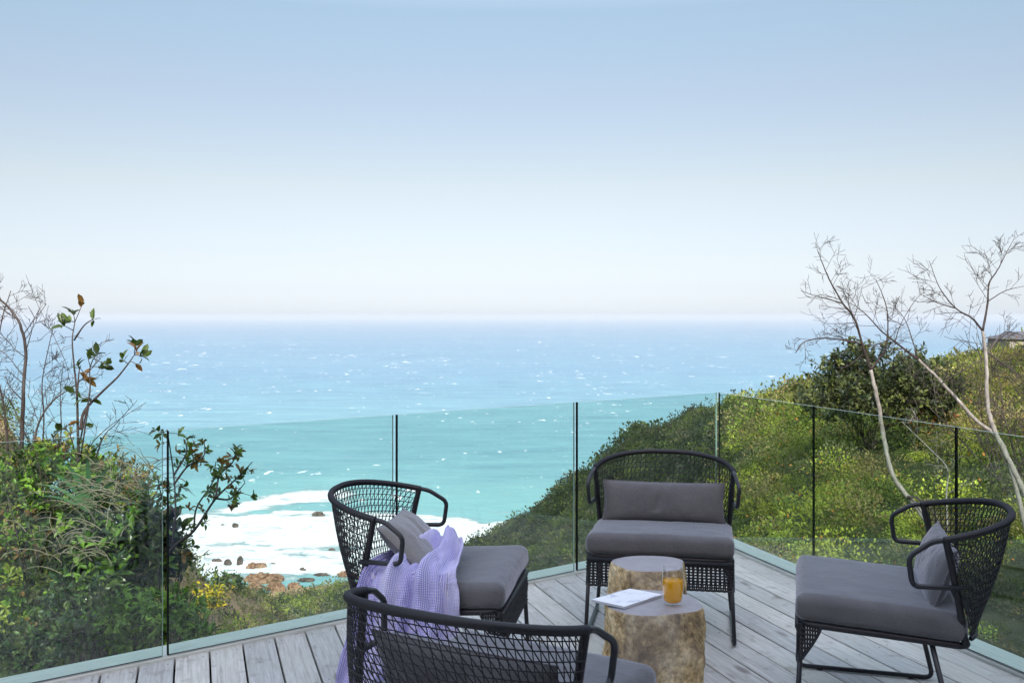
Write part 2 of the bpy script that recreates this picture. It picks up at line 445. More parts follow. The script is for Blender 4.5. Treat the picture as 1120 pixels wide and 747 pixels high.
_tab = np.array([np.interp(_ly, [math.log(a) for a, b in cols[k]], [b for a, b in cols[k]]) for k in _pk])
_pf = np.linspace(-700, 1900, 521)
_tf = np.array([np.interp(_pf, _pk, _tab[:, j]) for j in range(_tab.shape[1])]).T     # (521,260)
for _ in range(2):
    _tf[1:-1] = (_tf[:-2] + 2 * _tf[1:-1] + _tf[2:]) / 4
    _tf[:, 1:-1] = (_tf[:, :-2] + 2 * _tf[:, 1:-1] + _tf[:, 2:]) / 4
def ground(X, Y):
    X = np.asarray(X, float); Y = np.asarray(Y, float)
    r = np.hypot(X, Y); Ye = np.maximum(Y, .42 * r); Ye = np.maximum(Ye, 2.0)
    p = np.clip(560 + F * X / Ye, -699, 1899)
    a = (p + 700) / 5; i = np.clip(a.astype(int), 0, 519); fa = a - i
    b = np.clip((np.log(Ye) - _ly[0]) / (_ly[1] - _ly[0]), 0, 258.999); j = b.astype(int); fb = b - j
    z = (_tf[i, j] * (1 - fa) + _tf[i + 1, j] * fa) * (1 - fb) + (_tf[i, j + 1] * (1 - fa) + _tf[i + 1, j + 1] * fa) * fb
    back = np.clip(-Y / np.maximum(r, 1) * 2, 0, 1)
    z = z * (1 - back) + (-1.3) * back
    amp = np.clip((r - 6) / 60, 0, 1)
    z = z + amp * (fbm(X / 38, Y / 38, oct=5, seed=3) * 2.6 + fbm(X / 9, Y / 9, oct=4, seed=9) * .8) * np.clip((z + 112) / 12, .15, 1)
    z = z + np.clip((r - 5) / 8, 0, 1) * fbm(X / 2.2, Y / 2.2, oct=3, seed=5) * .12
    return z
def soilmap(X, Y):
    Ye = np.maximum(Y, 2.0); p = 560 + F * X / Ye
    left = np.exp(-((p - 235) / 70) ** 2) * np.clip((Y - 20) / 40, 0, 1) * np.clip((300 - Y) / 60, 0, 1)
    left = np.maximum(left, .9 * np.exp(-((p - 30) / 70) ** 2) * (Y > 14) * (Y < 90))
    shore = np.clip((SEA + 2.6 - ground(X, Y)) / 2, 0, 1)
    ridge = .22 * np.clip((Y - 80) / 60, 0, 1) * (p > 600)
    return np.clip(np.maximum(np.maximum(left * .95, shore), ridge), 0, 1)

ang = np.concatenate([np.linspace(-180, -40, 60, endpoint=False), np.linspace(-40, 40, 520, endpoint=False), np.linspace(40, 180, 61)])
ang = np.radians(ang)
rad = np.geomspace(1.2, 950, 420)
AA, RR = np.meshgrid(ang, rad, indexing='ij')
TX, TY = RR * np.sin(AA), RR * np.cos(AA)
TZ = ground(TX, TY)
na, nr = TX.shape
idx = np.arange(na * nr).reshape(na, nr)
quads = np.stack([idx[:-1, :-1], idx[:-1, 1:], idx[1:, 1:], idx[1:, :-1]], -1).reshape(-1, 4)
ter = np_mesh('terrain', np.stack([TX, TY, TZ], -1).reshape(-1, 3), quads, M['terrain'], smooth=True,
              attrs={'soil': soilmap(TX.ravel(), TY.ravel()), 'near': np.clip(1 - RR.ravel() / 40, 0, 1)})
tag(ter, 'scrub covered hillsides falling to the cove', None, None, 'structure')

# ------------------------------------------------------------------ sea
sa = np.radians(np.concatenate([np.linspace(-75, -24, 30, endpoint=False), np.linspace(-24, 4, 420, endpoint=False), np.linspace(4, 75, 60)]))
sr = np.concatenate([np.geomspace(150, 380, 12, endpoint=False), np.geomspace(380, 760, 330, endpoint=False), np.geomspace(760, 60000, 90)])
A2, R2 = np.meshgrid(sa, sr, indexing='ij'); SX, SY = R2 * np.sin(A2), R2 * np.cos(A2)
P2 = 560 + F * SX / SY; D2 = (EYE - SEA) * F / SY + 346          # columns/rows only used to lay out the surf on the water
def foam_field(P, Q):
    wob = fbm(P / 40, Q / 14, oct=4, seed=21)
    e1 = 561 - 4 * np.exp(-((P - 330) / 90) ** 2) + wob * 6 + 10 * np.clip((P - 470) / 60, 0, 1)      # seaward edge of the surf
    f = np.clip((Q - e1) / 4, 0, 1)
    # the breaking wave further out
    c = 549 - (P - 250) * .10; crest = np.interp(P, [215, 262, 330, 372, 395], [0, .85, 1, .8, 0])
    b = np.clip(1 - np.abs(Q - (np.interp(P, [215, 250, 300, 350, 395], [561, 558, 548, 542, 541])) ) / np.interp(P, [215, 260, 340, 395], [4, 9, 11, 8]), 0, 1) * crest
    f = np.maximum(f, np.clip(b * 1.8, 0, 1))
    for (gx, gy, sx, sy, a) in ((365, 600, 30, 2.5, .42), (330, 606, 20, 2, .3), (400, 556, 30, 2, .45), (300, 630, 50, 3, .6), (360, 632, 40, 3, .7), (455, 560, 30, 4, .4), (380, 616, 26, 2, .3)):
        f = f - a * np.exp(-((P - gx) / sx) ** 2 - ((Q - gy) / sy) ** 2)
    f = f + .18 * wob - .02
    f = f * np.clip((636 - Q) / 5, .0, 1)
    return np.clip(f, 0, 1)
FO = foam_field(P2, D2)
FO = FO * (SX < 0) * (SY < 800) * .90
deep = np.clip((np.log(np.maximum(SY, 400)) - math.log(560)) / (math.log(7000) - math.log(560)), 0, 1)
shoal = np.exp(-((SY - 610) / 90) ** 2) * (SX < 30) * np.clip((760 - SY) / 100, 0, 1)
SZ = SEA + FO * .9 * (fbm(SX / 10, SY / 7, oct=3, seed=4) + .3)
ids = np.arange(SX.size).reshape(SX.shape)
q2 = np.stack([ids[:-1, :-1], ids[:-1, 1:], ids[1:, 1:], ids[1:, :-1]], -1).reshape(-1, 4)
sea = np_mesh('sea', np.stack([SX, SY, SZ], -1).reshape(-1, 3), q2, M['sea'], smooth=True,
              attrs={'foam': FO.ravel(), 'deep': deep.ravel(), 'shoal': shoal.ravel()})
tag(sea, 'turquoise sea with white surf and scattered whitecaps', None, None, 'structure')

# rocks in the surf: each one an object
def rock(px, py, wpx, hpx, mat, label, group, seed):
    c = atz(px, py, SEA); s = c.y / F; w = wpx * s; h = hpx * s
    bm_n, bm_m = 56, 26
    V = []; Fc = []
    for i in range(bm_m + 1):
        th = math.pi * i / bm_m
        for j in range(bm_n):
            ph = 2 * math.pi * j / bm_n
            V.append((math.sin(th) * math.cos(ph), math.sin(th) * math.sin(ph), math.cos(th)))
    for i in range(bm_m):
        for j in range(bm_n):
            j2 = (j + 1) % bm_n
            Fc.append((i * bm_n + j, i * bm_n + j2, (i + 1) * bm_n + j2, (i + 1) * bm_n + j))
    V = np.array(V)
    asp = np.array([w / max(h, .1) * .4, w / max(h, .1) * .25, 1.2])
    q = V * np.clip(asp, 1.2, 5)
    rid = 1 - np.abs(fbm(q[:, 0] + seed, q[:, 1], q[:, 2], 4, seed)) * 2.6
    d = .62 + .36 * rid + .12 * fbm(q[:, 0] * 4, q[:, 1] * 4, q[:, 2] * 4, 3, seed + 2)
    V = V * np.array([1, 1, 1]) * d[:, None] * np.array([w * .5, max(w * .3, h), h * 1.05])
    V[:, 2] += h * .15
    o = np_mesh('sea_rock', V, Fc, mat, smooth=False); o.location = (c.x, c.y, SEA)
    tag(o, label, 'rock', group)
rocks = [
 (243.5, 575, 5, 2, 'd', 'tiny dark rock in the white surf left of the slightly bigger one'),
 (257, 576, 8, 4, 'd', 'small dark pointed rock alone in the white surf at left'),
 (348, 565, 17, 5, 'd', 'low brown reef rock at the seaward edge of the white surf'),
 (363, 601.5, 9, 2, 'd', 'flat dark sliver of rock in mid surf behind the left chair'),
 (237, 614, 14, 3, 'd', 'long low dark rock at the foot of the left slope'),
 (249, 617, 9, 5, 'd', 'dark rounded rock in the foam, left one of two upright rocks'),
 (262.5, 616, 7, 7, 'd', 'tallest dark upright rock standing in the foam at left'),
 (281, 621, 25, 6, 'o', 'brown ridged rock between foam and beach, above the long orange shelf'),
 (298, 617, 8, 1.5, 'd', 'thin flat rock right of the brown ridged rock'),
 (331, 623, 8, 2.5, 'd', 'small rusty rock in thin foam in the middle of the cove'),
 (288, 635, 50, 8, 'o', 'long orange rock shelf along the shore, largest of all'),
 (335, 635, 22, 3, 'd', 'flat reddish rock in shallow water right of the orange shelf'),
 (379, 630, 24, 5, 'o', 'pale brown rock outcrop at the right end of the beach'),
 (396, 634, 16, 4, 'o', 'small ochre rock beside the left chair back at the shore'),
 (352, 629, 20, 2.2, 'd', 'low reddish rock line in foam left of the pale outcrop'),
 (279, 644, 20, 6, 'o', 'orange boulder partly hidden by the left slope vegetation'),
 (301, 645, 26, 8, 'o', 'bright orange boulder just above the green valley trees'),
 (322, 642, 18, 5, 'o', 'orange boulder right of the bright one above the valley trees'),
 (252, 632, 22, 4, 'd', 'reddish low rock in water left of the orange shelf'),
]
for i, (px, py, w, h, k, lab) in enumerate(rocks):
    rock(px, py, w, h, M['rock_o'] if k == 'o' else M['rock_d'], lab, 'rocks along the shore of the cove', 30 + i * 3)

# ------------------------------------------------------------------ scrub cover (uncountable)
def leaf_quads(C, N, U, L, W, bend=.15):
    """diamond leaves: C base centre, N normal, U direction, sizes"""
    S = np.cross(N, U)
    a = C; b = C + U * L[:, None] * .5 + S * W[:, None] * .5 - N * (L * bend)[:, None] * .3
    c = C + U * L[:, None]; d = C + U * L[:, None] * .5 - S * W[:, None] * .5 - N * (L * bend)[:, None] * .3
    V = np.stack([a, b, c, d], 1).reshape(-1, 3)
    Fq = np.arange(len(C) * 4).reshape(-1, 4)
    return V, Fq
def unit(v): return v / np.maximum(np.linalg.norm(v, axis=1, keepdims=True), 1e-9)

def scrub(name, label, bands, prange=(-160, 1260), keep=None):
    Vs, Cs = [], []
    for (y0, y1, rr, sp, nl, ls) in bands:
        area = (prange[1] - prange[0]) / F * (y1 ** 2 - y0 ** 2) / 2
        n = int(area / sp ** 2)
        Y = np.sqrt(rng.uniform(y0 ** 2, y1 ** 2, n)); p = rng.uniform(*prange, n); X = (p - 560) / F * Y
        Z = ground(X, Y); row = 346 + (EYE - Z) * F / Y
        ok = (Z > SEA + 1.2)
        if keep is not None: ok &= keep(p, Y, row, X)
        s = soilmap(X, Y); ok &= rng.uniform(0, 1, n) > s * .62 + .30 * (vnoise(X / 7, Y / 7, seed=77) > .25) * (p < 420) + .8 * (vnoise(X / 1.7, Y / 2.2, seed=78) > .38) * (p > 790) * (Y < 60)
        X, Y, Z, p, row = X[ok], Y[ok], Z[ok], p[ok], row[ok]; n = len(X)
        if n == 0: continue
        rad_ = rr * np.exp(np.clip(rng.normal(0, .36, n), -1, .6))
        hgt = rad_ * rng.uniform(.55, 1.25, n)
        # own colour families of the shrubs, before the slope shade
        fam = vnoise(X / (rr * 9), Y / (rr * 9), seed=41) + rng.normal(0, .75, n)
        pal = np.array([(.040, .060, .024), (.070, .100, .030), (.135, .175, .038), (.20, .23, .045), (.17, .15, .08), (.12, .13, .085)])
        k = np.digitize(fam, [-.75, -.1, .45, .95]); k = np.where(rng.uniform(0, 1, n) < .12, 4, k); k = np.where(rng.uniform(0, 1, n) < .1, 5, k)
        c = pal[k]
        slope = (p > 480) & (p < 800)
        c = np.where(slope[:, None], c * np.array([.40, .46, .56]), c)  # shade of the seaward flank put into the leaf colour
        right = ((p > 800) & (Y < 60))
        c = np.where(right[:, None], c * np.array([1.02, 1.04, .88]), c)
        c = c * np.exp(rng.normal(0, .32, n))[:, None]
        m = n * nl
        sid = np.repeat(np.arange(n), nl)
        d = unit(rng.normal(0, 1, (m, 3))); d[:, 2] = np.abs(d[:, 2]) * 1.0 - .1
        lump = 1 + .35 * vnoise(d[:, 0] * 2.2 + sid * 7.7, d[:, 1] * 2.2, d[:, 2] * 2.2, seed=5)
        rr_ = np.minimum((rng.uniform(0, 1, m) ** .42) * lump, 1.0)
        P = np.stack([X[sid], Y[sid], Z[sid]], 1) + d * rr_[:, None] * np.stack([rad_[sid], rad_[sid], hgt[sid]], 1)
        P[:, 2] += hgt[sid] * .12
        U = unit(d + rng.normal(0, .7, (m, 3)) + np.array([0, 0, .35])); N = unit(np.cross(U, rng.normal(0, 1, (m, 3)))) 
        N = np.where((N[:, 2] < 0)[:, None], -N, N)
        L = ls * rng.uniform(.6, 1.4, m) * np.sqrt(rad_[sid] / rr); W = L * rng.uniform(.35, .7, m)
        V, _ = leaf_quads(P, N, U, L, W)
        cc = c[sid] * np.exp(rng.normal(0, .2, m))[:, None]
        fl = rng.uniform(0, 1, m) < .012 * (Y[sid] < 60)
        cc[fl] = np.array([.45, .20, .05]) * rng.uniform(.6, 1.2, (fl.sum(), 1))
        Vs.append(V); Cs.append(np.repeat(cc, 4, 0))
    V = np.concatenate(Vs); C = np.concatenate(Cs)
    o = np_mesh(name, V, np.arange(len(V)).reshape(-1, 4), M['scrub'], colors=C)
    tag(o, label, None, None, 'stuff'); return o

def kern(p): return np.interp(p, [-200, 0, 200, 385, 580, 785, 1120, 1400], [772, 732, 695, 660, 619, 577, 706, 820])
near_keep = lambda p, Y, row, X: (row < kern(p) + 70) & ~((p < 150) & (Y < 13)) & ~((p > 380) & (p < 745) & (Y < 16))
scrub('hillside_scrub', 'dense yellow green shrubs covering the near slopes', [
    (8.6, 12, .22, .33, 560, .028), (12, 18, .31, .45, 520, .036), (18, 30, .44, .62, 460, .048), (30, 60, .75, 1.05, 300, .085)], keep=near_keep)
scrub('side_scrub', 'green bushes on the slopes to the left and right of the deck', [(13, 30, .6, .9, 90, .10), (30, 70, .9, 1.5, 70, .17), (70, 200, 1.7, 3.0, 40, .45)],
      prange=(-900, 1800), keep=lambda p, Y, row, X: (p < -150) | (p > 1250))
def outside_right(p, Y, row, X):
    return ((X - corner0[0]) * oR0[0] + (Y - corner0[1]) * oR0[1] > .42)
corner0 = atz(785, 595.5, 0); _rv = Vector(((214 - 560), F, 0)).normalized(); oR0 = (_rv.y, -_rv.x)
scrub('ground_cover', 'low dull green plants close outside the right glass', [(3.2, 8.6, .13, .22, 160, .026)], prange=(820, 1500), keep=outside_right)
scrub('distant_scrub', 'dark green bushes covering the far slopes and headland', [
    (60, 120, .95, 1.4, 120, .20), (120, 250, 1.5, 2.2, 75, .40), (250, 470, 2.2, 3.1, 55, .75)],
    keep=lambda p, Y, row, X: (row < kern(p) + 45))

# ------------------------------------------------------------------ plants built one by one
def lens_leaves(C, N, U, L, W, fold=.22):
    S = np.cross(U, N)
    def pt(u, s, n): return C + U * (L * u)[:, None] + S * (W * s)[:, None] + N * (L * n)[:, None]
    pts = [pt(0, 0, 0), pt(.35, .45, .05 + fold * .3), pt(.35, 0, .04), pt(.35, -.45, .05 + fold * .3), pt(.72, .38, fold * .25), pt(.72, 0, 0.0), pt(.72, -.38, fold * .25), pt(1, 0, -.10)]
    V = np.stack(pts, 1).reshape(-1, 3)
    b = np.arange(len(C))[:, None] * 8
    quad = np.concatenate([b + np.array([[0, 1, 2, 2]]), ], 0)
    f = np.concatenate([b + np.array(x)[None] for x in ([1, 4, 5, 2], [2, 5, 6, 3])])
    f3 = np.concatenate([b + np.array(x)[None] for x in ([0, 1, 2], [0, 2, 3], [4, 7, 5], [5, 7, 6])])
    # triangles written as triangles: split the quads too so all faces are of one size
    f4 = np.concatenate([f[:, [0, 1, 2]], f[:, [0, 2, 3]]])
    return V, np.concatenate([f3, f4])

def leaf_twigs(tips, dirs, nper, L, pal, spread=.9, twig=.12, jitter=.25):
    """whorls of leaves along short twigs. returns V, F, C"""
    tips = np.asarray(tips, float); dirs = unit(np.asarray(dirs, float)); n = len(tips)
    sid = np.repeat(np.arange(n), nper); m = n * nper
    d = dirs[sid]
    pos = tips[sid] - d * (rng.uniform(0, 1, m) ** 1.3 * twig)[:, None]
    rnd = rng.normal(0, 1, (m, 3)); side = unit(rnd - d * (rnd * d).sum(1)[:, None])
    U = unit(d * rng.uniform(.2, 1.0, m)[:, None] + side * spread + np.array([0, 0, .1]))
    N = unit(d + np.array([0, 0, .8]) + rng.normal(0, jitter, (m, 3))); N = unit(N - U * (N * U).sum(1)[:, None])
    LL = L * rng.uniform(.55, 1.25, m); W = LL * rng.uniform(.38, .55, m)
    V, Fc = lens_leaves(pos, N, U, LL, W)
    pal = np.array(pal); shade = pal[rng.integers(0, len(pal), n)][sid] * np.exp(rng.normal(0, .16, m))[:, None]
    return V, Fc, np.repeat(shade, 8, 0)

def foliage_obj(name, parts, mat, parent):
    Vs, Fs, Cs, b = [], [], [], 0
    for V, Fc, C in parts: Vs.append(V); Fs.append(Fc + b); Cs.append(C); b += len(V)
    return np_mesh(name, np.concatenate(Vs), np.concatenate(Fs), mat, parent=parent, colors=np.concatenate(Cs), smooth=False)

def mound_shrub(name, label, cat, blobs, nclump, nper, L, pal, base, mat='leaf', group=None, stemmat='bark_dark', twig=.14, nstem=14):
    """blobs: list of (px, py, Y, rx, ry, rz) ellipsoids; clumps at random on their shells"""
    root = empty(name, base)
    off = np.array(tuple(base))
    tips, dirs = [], []
    wts = np.array([b[3] * b[5] for b in blobs]); wts = wts / wts.sum()
    for (px, py, Y, rx, ry, rz), w in zip(blobs, wts):
        c = np.array(tuple(at(px, py, Y))); n = max(3, int(nclump * w))
        d = unit(rng.normal(0, 1, (n, 3))); d[:, 1] = np.where(rng.uniform(0, 1, n) < .6, -np.abs(d[:, 1]), d[:, 1])
        lump = 1 + .50 * vnoise(d[:, 0] * 2.8 + px, d[:, 1] * 2.5, d[:, 2] * 2.5, seed=8)
        s = rng.uniform(.25, 1, n) ** .4 * lump
        tips.append(c + d * s[:, None] * np.array([rx, ry, rz])); dirs.append(d + np.array([0, -.1, .5]) + rng.normal(0, .35, (n, 3)))
    tips = np.concatenate(tips); dirs = np.concatenate(dirs)
    V, Fc, C = leaf_twigs(tips - off, dirs, nper, L, pal, twig=twig)
    foliage_obj('foliage', [(V, Fc, C)], M[mat], root)
    mb = MB()
    for k in rng.choice(len(tips), min(nstem, len(tips)), replace=False):
        a = Vector((random.uniform(-.15, .15), random.uniform(-.1, .1), 0)); b = Vector(tips[k] - off)
        mid = (a + b) / 2 + Vector((random.uniform(-.1, .1), random.uniform(-.1, .1), random.uniform(0, .15)))
        pts = smooth_path([a, mid, b], 5); mb.tube(pts, list(np.linspace(.012, .003, len(pts))), 5)
    # fine twigs carrying the clumps
    dd = unit(dirs)
    for k in range(0, len(tips), 2):
        b = Vector(tips[k] - off); a = b - Vector(dd[k]) * (twig * 1.6)
        mb.tube([a, b], [.0035, .002], 3, caps=False)
    mb.build('stem', M[stemmat], root)
    tag(root, label, cat, group); return root

GREEN = [(.05, .11, .015), (.09, .19, .02), (.15, .28, .03), (.21, .35, .045), (.04, .07, .02)]
LIME = [(.10, .21, .02), (.15, .28, .03), (.20, .33, .05), (.07, .15, .02)]
DARKG = [(.018, .042, .018), (.028, .062, .022), (.045, .085, .028), (.09, .14, .04)]
OLIVE = [(.045, .065, .02), (.08, .10, .03), (.12, .14, .045), (.16, .10, .035)]
def gbase(px, Y): 
    X = (px - 560) / F * Y; return Vector((X, Y, float(ground(np.array(X), np.array(Y)))))

SH = 'shrubs beside the deck on the left'
mound_shrub('leafy_shrub', 'big bright green feathery shrub filling the left edge behind the glass', 'shrub',
            [(20, 560, 6.4, .42, .45, .42), (75, 545, 6.2, .40, .4, .36), (130, 560, 6.6, .36, .35, .30), (30, 640, 6.0, .35, .3, .3), (60, 505, 6.9, .40, .3, .16)],
            760, 11, .048, GREEN + OLIVE + [(.24, .30, .05)], gbase(60, 6.5), group=SH)
mound_shrub('leafy_shrub', 'lime green shrub low against the edge board left of the first glass joint', 'shrub',
            [(135, 680, 5.35, .26, .2, .17), (185, 665, 5.3, .2, .2, .16), (215, 690, 5.25, .12, .14, .09)], 330, 10, .045, LIME, gbase(160, 5.4), group=SH)
mound_shrub('leafy_shrub', 'dark broad leaved shrub in the middle of the left bank', 'shrub',
            [(120, 625, 5.9, .34, .3, .24), (165, 590, 6.0, .24, .25, .3), (100, 590, 6.1, .22, .2, .2)], 420, 8, .080, DARKG + [(.06, .12, .02), (.10, .20, .03), (.14, .26, .04)], gbase(130, 5.9), 'gleaf', group=SH, twig=.2)
mound_shrub('leafy_shrub', 'olive shrub with yellow blossoms on the top of the left bank', 'shrub',
            [(112, 510, 7.2, .28, .25, .16), (60, 490, 7.4, .3, .2, .12), (140, 530, 7.0, .24, .2, .2)], 300, 9, .04, OLIVE + [(.13, .22, .03), (.40, .27, .10), (.45, .34, .06)], gbase(100, 7.3), group=SH)
mound_shrub('leafy_shrub', 'sparse dull olive shrub in the dark bottom left corner behind the glass', 'shrub',
            [(20, 700, 5.0, .28, .2, .16), (70, 690, 5.1, .22, .2, .13), (95, 655, 5.4, .25, .2, .16)], 200, 9, .04, OLIVE[:2] + DARKG, gbase(60, 5.1), group=SH, nstem=5)
mound_shrub('flowering_shrub', 'small shrub covered in yellow flowers on the slope right of the glass joint', 'shrub',
            [(230, 652, 14, .26, .22, .22)], 90, 8, .06, [(.55, .42, .02), (.60, .48, .03), (.12, .15, .03)], gbase(230, 14), nstem=6)
mound_shrub('leafy_shrub', 'dark rounded bush at the toe of the left slope above the cove', 'shrub',
            [(249, 637, 190, 2.6, 2.2, 2.2)], 60, 10, .9, DARKG, gbase(249, 190), 'scrub', nstem=4)
# shrub standing behind the bare trees
mound_shrub('leafy_shrub', 'dark rounded leafy bush rising behind the bare trees on the right', 'shrub',
            [(893, 430, 19, .50, .5, .40), (925, 414, 19.5, .70, .6, .66), (958, 412, 19, .80, .6, .70), (1000, 422, 18.5, .80, .6, .60), (930, 440, 18.5, 1.0, .6, .48), (985, 410, 20, .7, .4, .50), (938, 384, 19.5, .30, .3, .36), (912, 396, 19.2, .25, .3, .30), (1025, 432, 18.6, .5, .5, .55), (1003, 400, 19, .3, .3, .36)],
            1150, 12, .10, [(.020, .034, .016), (.036, .056, .02), (.055, .080, .028), (.085, .11, .035), (.12, .15, .04)], gbase(950, 19.3), 'leaf', twig=.3, nstem=40)
mound_shrub('leafy_shrub', 'yellow green bush with rusty leaves right of the dark rounded bush', 'shrub',
            [(1025, 448, 19, .42, .4, .42), (1000, 462, 18.6, .4, .4, .3)], 420, 12, .062, [(.10, .15, .02), (.15, .19, .03), (.05, .08, .02), (.30, .12, .03)], gbase(1020, 19), 'leaf', twig=.2)

# ---- trees and twigs
def twigs(mb, p, d, length, r, depth, bend=.18, nb=3, up=.08, minr=.0012, sides=4):
    n = 4
    pts = [p]; q = p.copy(); dd = d.normalized()
    for i in range(n):
        dd = (dd + Vector((random.gauss(0, bend), random.gauss(0, bend), random.gauss(0, bend) + up)) * .35).normalized()
        q = q + dd * (length / n); pts.append(q.copy())
    r1 = max(minr, r * .45)
    mb.tube(pts, list(np.linspace(r, r1, n + 1)), sides if depth > 0 else 3, caps=False)
    if depth <= 0: return
    for k in range(nb):
        t = random.uniform(.25, 1.0); i = min(n - 1, int(t * n)); base = pts[i].lerp(pts[i + 1], t * n - i)
        td = (pts[i + 1] - pts[i]).normalized()
        side = Vector((random.gauss(0, 1), random.gauss(0, 1) * .8, random.gauss(0, 1) * .8)); side = (side - td * side.dot(td)).normalized()
        nd = (td * random.uniform(.5, 1.0) + side * random.uniform(.5, 1.0)).normalized()
        twigs(mb, base, nd, length * random.uniform(.45, .72), max(minr, r1 * .9), depth - 1, bend, nb, up, minr, sides)

def limb(mb, root, pxs, Y0, Y1, r0, r1, ntw=10, tl=.5, depth=2, sides=6, nb=3, start=.25, minr=.0015):
    pts = []
    n = len(pxs); tl = tl * .78; r0, r1 = r0 * .86, r1 * .86
    for i, (x, y) in enumerate(pxs):
        Y = Y0 + (Y1 - Y0) * i / max(1, n - 1)
        pts.append(at(x, y, Y) - root)
    pts = smooth_path(pts, 5)
    pts = [p + Vector((random.gauss(0, r0 * .09), random.gauss(0, r0 * .09), random.gauss(0, r0 * .09))) for p in pts]
    rr = np.linspace(r0, r1, len(pts)) * np.array([1 + random.uniform(-.08, .12) for _ in pts])
    mb.tube(pts, list(rr), sides)
    for k in range(ntw):
        t = start + (1 - start) * (k + random.random()) / ntw
        i = min(len(pts) - 2, int(t * (len(pts) - 1))); td = (pts[i + 1] - pts[i]).normalized()
        side = Vector((random.gauss(0, 1), random.gauss(0, .7), random.gauss(0, 1))); side = (side - td * side.dot(td)).normalized()
        nd = (td * .7 + side * random.uniform(.6, 1.1)).normalized()
        twigs(mb, pts[i], nd, tl * random.uniform(.5, 1.15) * (1.15 - .5 * t), max(minr, rr[i] * .38), depth, nb=nb, minr=minr)
    return pts

# tree 1
b1 = at(1028, 600, 9.3); b1.z = float(ground(np.array(b1.x), np.array(9.3))) - .05
t1 = empty('bare_tree', b1)
mb = MB()
limb(mb, b1, [(1024, 592), (1008, 562), (993, 543), (977, 521), (969.5, 494), (965, 470), (962, 449), (958, 430), (952, 404)], 9.3, 9.2, .028, .019, 0, .3, sides=8)
mb.build('trunk', M['bark'], t1)
mb = MB()
limb(mb, b1, [(952, 404), (944, 379), (934, 348), (922, 332), (911, 313), (901, 292), (894, 273)], 9.2, 8.9, .016, .003, 14, .38, 2, start=.1)
limb(mb, b1, [(952, 404), (962, 392), (969, 379), (971, 345), (965, 322), (958, 306)], 9.2, 9.4, .012, .003, 8, .34, 2)
limb(mb, b1, [(944, 379), (934, 374), (903, 370), (880, 374), (870, 386)], 9.2, 9.0, .012, .004, 8, .34, 2)
limb(mb, b1, [(922, 332), (905, 327), (890, 323), (876, 318)], 9.0, 8.8, .008, .002, 5, .24, 1)
limb(mb, b1, [(946, 385), (928, 400), (915, 402)], 9.2, 9.1, .006, .002, 4, .25, 1)
limb(mb, b1, [(993, 543), (1006, 546), (1022, 562), (1036, 590)], 9.25, 9.0, .014, .005, 4, .3, 1)
limb(mb, b1, [(934, 348), (928, 330), (930, 310)], 9.0, 9.2, .006, .002, 4, .25, 1)
mb.build('branches', M['bark_dark'], t1)
tag(t1, 'slender bare tree with a pale bent trunk rising behind the chair at right', 'tree', 'bare trees on the right')
# tree 2 : leaning limb + upright trunk
b3 = at(1150, 600, 8.2); b3.z = float(ground(np.array(b3.x), np.array(8.2))) - .05
t3 = empty('bare_tree', b3); mb = MB()
limb(mb, b3, [(1152, 610), (1134, 566), (1120, 537), (1108, 512), (1096, 488), (1085, 464), (1080, 440), (1079, 400), (1075, 362)], 8.2, 8.5, .034, .015, 0, sides=8)
mb.build('trunk', M['bark'], t3); mb = MB()
limb(mb, b3, [(1075, 362), (1063, 348), (1045, 337), (1028, 315), (1016, 285)], 8.5, 8.3, .011, .002, 10, .34, 2)
limb(mb, b3, [(1045, 337), (1025, 331), (1007, 322)], 8.4, 8.3, .007, .002, 5, .22, 1)
limb(mb, b3, [(1075, 362), (1080, 334), (1082, 310), (1091, 296), (1100, 278), (1110, 259)], 8.5, 8.6, .011, .002, 12, .34, 2)
limb(mb, b3, [(1079, 388), (1090, 372), (1101, 363), (1122, 368)], 8.5, 8.6, .009, .003, 5, .28, 2)
limb(mb, b3, [(1080, 330), (1100, 318), (1125, 312)], 8.5, 8.6, .006, .002, 4, .24, 1)
limb(mb, b3, [(1080, 385), (1100, 400), (1128, 418)], 8.5, 8.6, .010, .004, 5, .25, 1)
mb.build('branches', M['bark_dark'], t3)
tag(t3, 'tall upright bare tree at the right edge of the picture', 'tree', 'bare trees on the right')
b2 = at(1118, 560, 8.9); b2.z = float(ground(np.array(b2.x), np.array(8.9))) - .05
t2 = empty('bare_tree', b2); mb = MB()
limb(mb, b2, [(1124, 590), (1108, 520), (1094, 482), (1066, 458), (1041, 430), (1020, 408), (1004, 393)], 8.9, 9.1, .024, .014, 0, sides=8)
mb.build('trunk', M['bark'], t2); mb = MB()
limb(mb, b2, [(1004, 393), (979, 374), (962, 360), (944, 341), (923, 327)], 9.1, 9.2, .0135, .0025, 14, .38, 2, start=.05)
limb(mb, b2, [(1031, 418), (1055, 404), (1082, 388)], 9.0, 9.2, .007, .003, 4, .22, 1)
limb(mb, b2, [(1004, 393), (998, 372), (990, 350), (978, 335)], 9.1, 9.3, .008, .002, 7, .3, 2)
limb(mb, b2, [(1020, 408), (1000, 405), (985, 395)], 9.1, 9.0, .006, .002, 4, .25, 1)
limb(mb, b2, [(979, 374), (985, 355), (1000, 330), (1012, 318)], 9.1, 9.4, .006, .002, 6, .3, 1)
mb.build('branches', M['bark_dark'], t2)
tag(t2, 'bare tree leaning far left across the upright one at right', 'tree', 'bare trees on the right')
b4 = gbase(1036, 9.8); t4 = empty('bare_sapling', b4); mb = MB()
limb(mb, b4, [(1036, 580), (1035, 540), (1036, 512), (1014, 488), (986, 461)], 9.8, 9.9, .012, .004, 6, .35, 2)
mb.build('trunk', M['bark'], t4)
tag(t4, 'thin pale bare sapling bent left behind the second right hand glass panel', 'tree')
